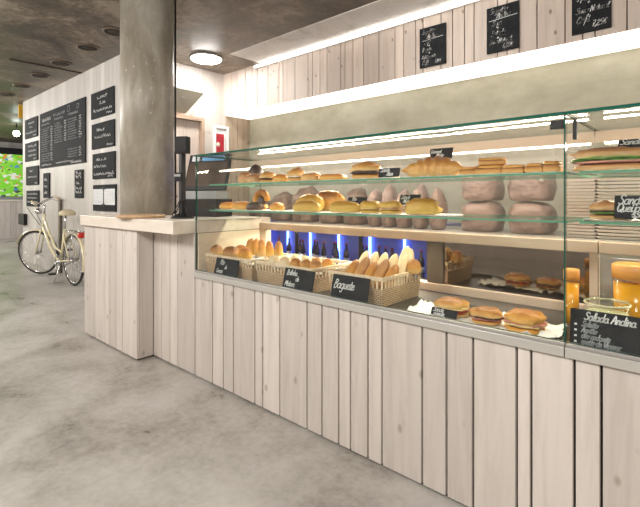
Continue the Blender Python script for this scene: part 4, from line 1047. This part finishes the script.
b = nb(); tube(b, [(.325,0,.74),(.285,0,.95)], .013, 10); obj('seat_post', b, M['chrome'], bike)
b = nb(); blob(b, (.23,0,.955), .10, .105, .065, .3, .02, 3, 2.3); blob(b, (.34,0,.960), .15, .045, .05, .3, .02, 4, 2.2); obj('saddle', b, M['saddle'], bike)
# mudguards, rack, rear light
def guard(c, a0, a1, tf, nm):
    b = nb(); R_ = WR+.022; n = 22; pr = None
    for i in range(n+1):
        a = a0+(a1-a0)*i/n; ring = []
        for y, dr in ((-.028,-.012),(-.014,0),(.014,0),(.028,-.012)):
            ring.append(b.verts.new((c[0]+(R_+dr)*math.cos(a), y, c[2]+(R_+dr)*math.sin(a))))
        if pr:
            for k in range(3): b.faces.new((pr[k],pr[k+1],ring[k+1],ring[k]))
        pr = ring
    o = obj(nm, tf(b), M['bikecream'], bike); m_ = o.modifiers.new('solid','SOLIDIFY'); m_.thickness=.002
guard(RH, .45, 3.5, ident, 'mudguard'); guard(FH, .35, 2.5, steered, 'mudguard')
b = nb()
for s in (-1,1):
    tube(b, [(.26,.05*s,.745),(-.30,.06*s,.745)], .006, 6); tube(b, [(-.12,.06*s,.745),(-.0,.062*s,WR)], .005, 6)
for x in (.2,.05,-.1,-.25): tube(b, [(x,-.055,.745),(x,.055,.745)], .005, 6)
obj('rack', b, M['chrome'], bike)
obj('tail_light', box(-.36,-.285,-.07,.07,.67,.745), M['redlens'], bike, .02)
b = nb(); tube(b, circ((BBK[0],.045,BBK[2]), .095, 28), .006, 6, closed=True); tube(b, [(BBK[0],-.06,BBK[2]),(BBK[0],.065,BBK[2])], .02, 10); obj('chainring', b, M['chrome'], bike)
for s, a in ((1,-1.9),(-1,1.24)):
    p = (BBK[0]+.165*math.cos(a), .075*s, BBK[2]+.165*math.sin(a))
    b = nb(); tube(b, [(BBK[0],.068*s,BBK[2]), p], .010, 8); cr = obj('crank', b, M['chrome'], bike)
    obj('pedal', box(p[0]-.045,p[0]+.045,min(p[1]+.01*s,p[1]+.10*s),max(p[1]+.01*s,p[1]+.10*s),p[2]-.012,p[2]+.012), M['rubber'], cr, .004)
b = nb(); tube(b, [(BBK[0],.045,BBK[2]+.095),(0,.045,WR+.035)], .005, 6); tube(b, [(BBK[0],.045,BBK[2]-.095),(0,.045,WR-.035)], .005, 6); obj('chain', b, M['rubber'], bike)
b = nb(); tube(b, [(.36,.03,.29),(.30,.15,.012)], .009, 8); obj('kickstand', b, M['chrome'], bike)

# ================================================================== light
def area(name, loc, size, power, col=(1,.93,.84), rot=(0,0,0), sy=None):
    d = bpy.data.lights.new(name, 'AREA'); d.energy = power; d.color = col; d.size = size
    if sy: d.shape='RECTANGLE'; d.size_y = sy
    o = bpy.data.objects.new(name, d); o.location = loc; o.rotation_euler = rot; C.objects.link(o); return o
for x, y, p in ((0.6,-.7,62),(-2.2,-1.3,66),(-5.0,-1.2,62),(-8.2,-.8,46),(-11.5,-.4,44),(-13.6,.4,120)):
    d = bpy.data.lights.new('hall_lamp', 'POINT'); d.energy = p*3.2; d.color = (1,.97,.93); d.shadow_soft_size = .35
    o = bpy.data.objects.new('hall_lamp', d); o.location = (x,y,CEIL-.45); C.objects.link(o)
# LED strip along the soffit above the counter
t = thing('soffit_light', 'long white LED light strip under the upper boards', 'lamp', (0,0,ZS))
obj('diffuser', box(XM1+.03,3.0,YF+.0,YP-.002,-.012,.0), M['soffit_led'], t)

t = thing('added_led_strip', 'slim LED strip added over the upper boards to brighten the painted light wash on the ceiling', 'lamp', (0,0,CEIL))  # added tube and channel, only there to brighten the pale ceiling band
b = nb(); tube(b, [(XM1+.75,3.915,-.040),(3.0,3.915,-.040)], .009, 8); obj('tube', b, M['strip'], t)
b = nb(); bx(b,XM1+.72,3.02,3.928,3.9485,-.06,-.009); obj('channel', b, M['white'], t)
# strips of the display cases
for x0_, x1_ in ((XE+.05,XJ-.03),(XJ+.03,.58)):
    area('case_lamp', ((x0_+x1_)/2,2.158,1.423), x1_-x0_, 9*(x1_-x0_), (1,.84,.66), (-.5,0,0), .03)
    area('case_lamp', ((x0_+x1_)/2+.06,2.262,.975), x1_-x0_-.3, 21*(x1_-x0_), (1,.88,.74), (-1.05,0,0), .02)
w = bpy.data.worlds.new('world'); bpy.context.scene.world = w; w.use_nodes = True
w.node_tree.nodes['Background'].inputs['Color'].default_value = (.9,.95,1,1)
w.node_tree.nodes['Background'].inputs['Strength'].default_value = .1

# ================================================================== camera
cd = bpy.data.cameras.new('camera'); cam = bpy.data.objects.new('camera', cd); C.objects.link(cam)
cam.location = (0,0,EYE); cam.rotation_euler = (PI/2,0,math.atan2(CT,ST))
cd.sensor_width = 36; cd.lens = F_PX/640*36; cd.shift_y = -(253.5-198)/640; cd.clip_start=.02
S = bpy.context.scene; S.camera = cam
S.view_settings.view_transform = 'Standard'; S.view_settings.look = 'None'; S.view_settings.gamma = 1; S.view_settings.exposure = 0
try: S.view_settings.use_curve_mapping = False
except Exception: pass
S.cycles.max_bounces = 10; S.cycles.transparent_max_bounces = 24; S.cycles.caustics_reflective=False; S.cycles.caustics_refractive=False
S.cycles.use_denoising = True
S.cycles.sample_clamp_indirect = 6
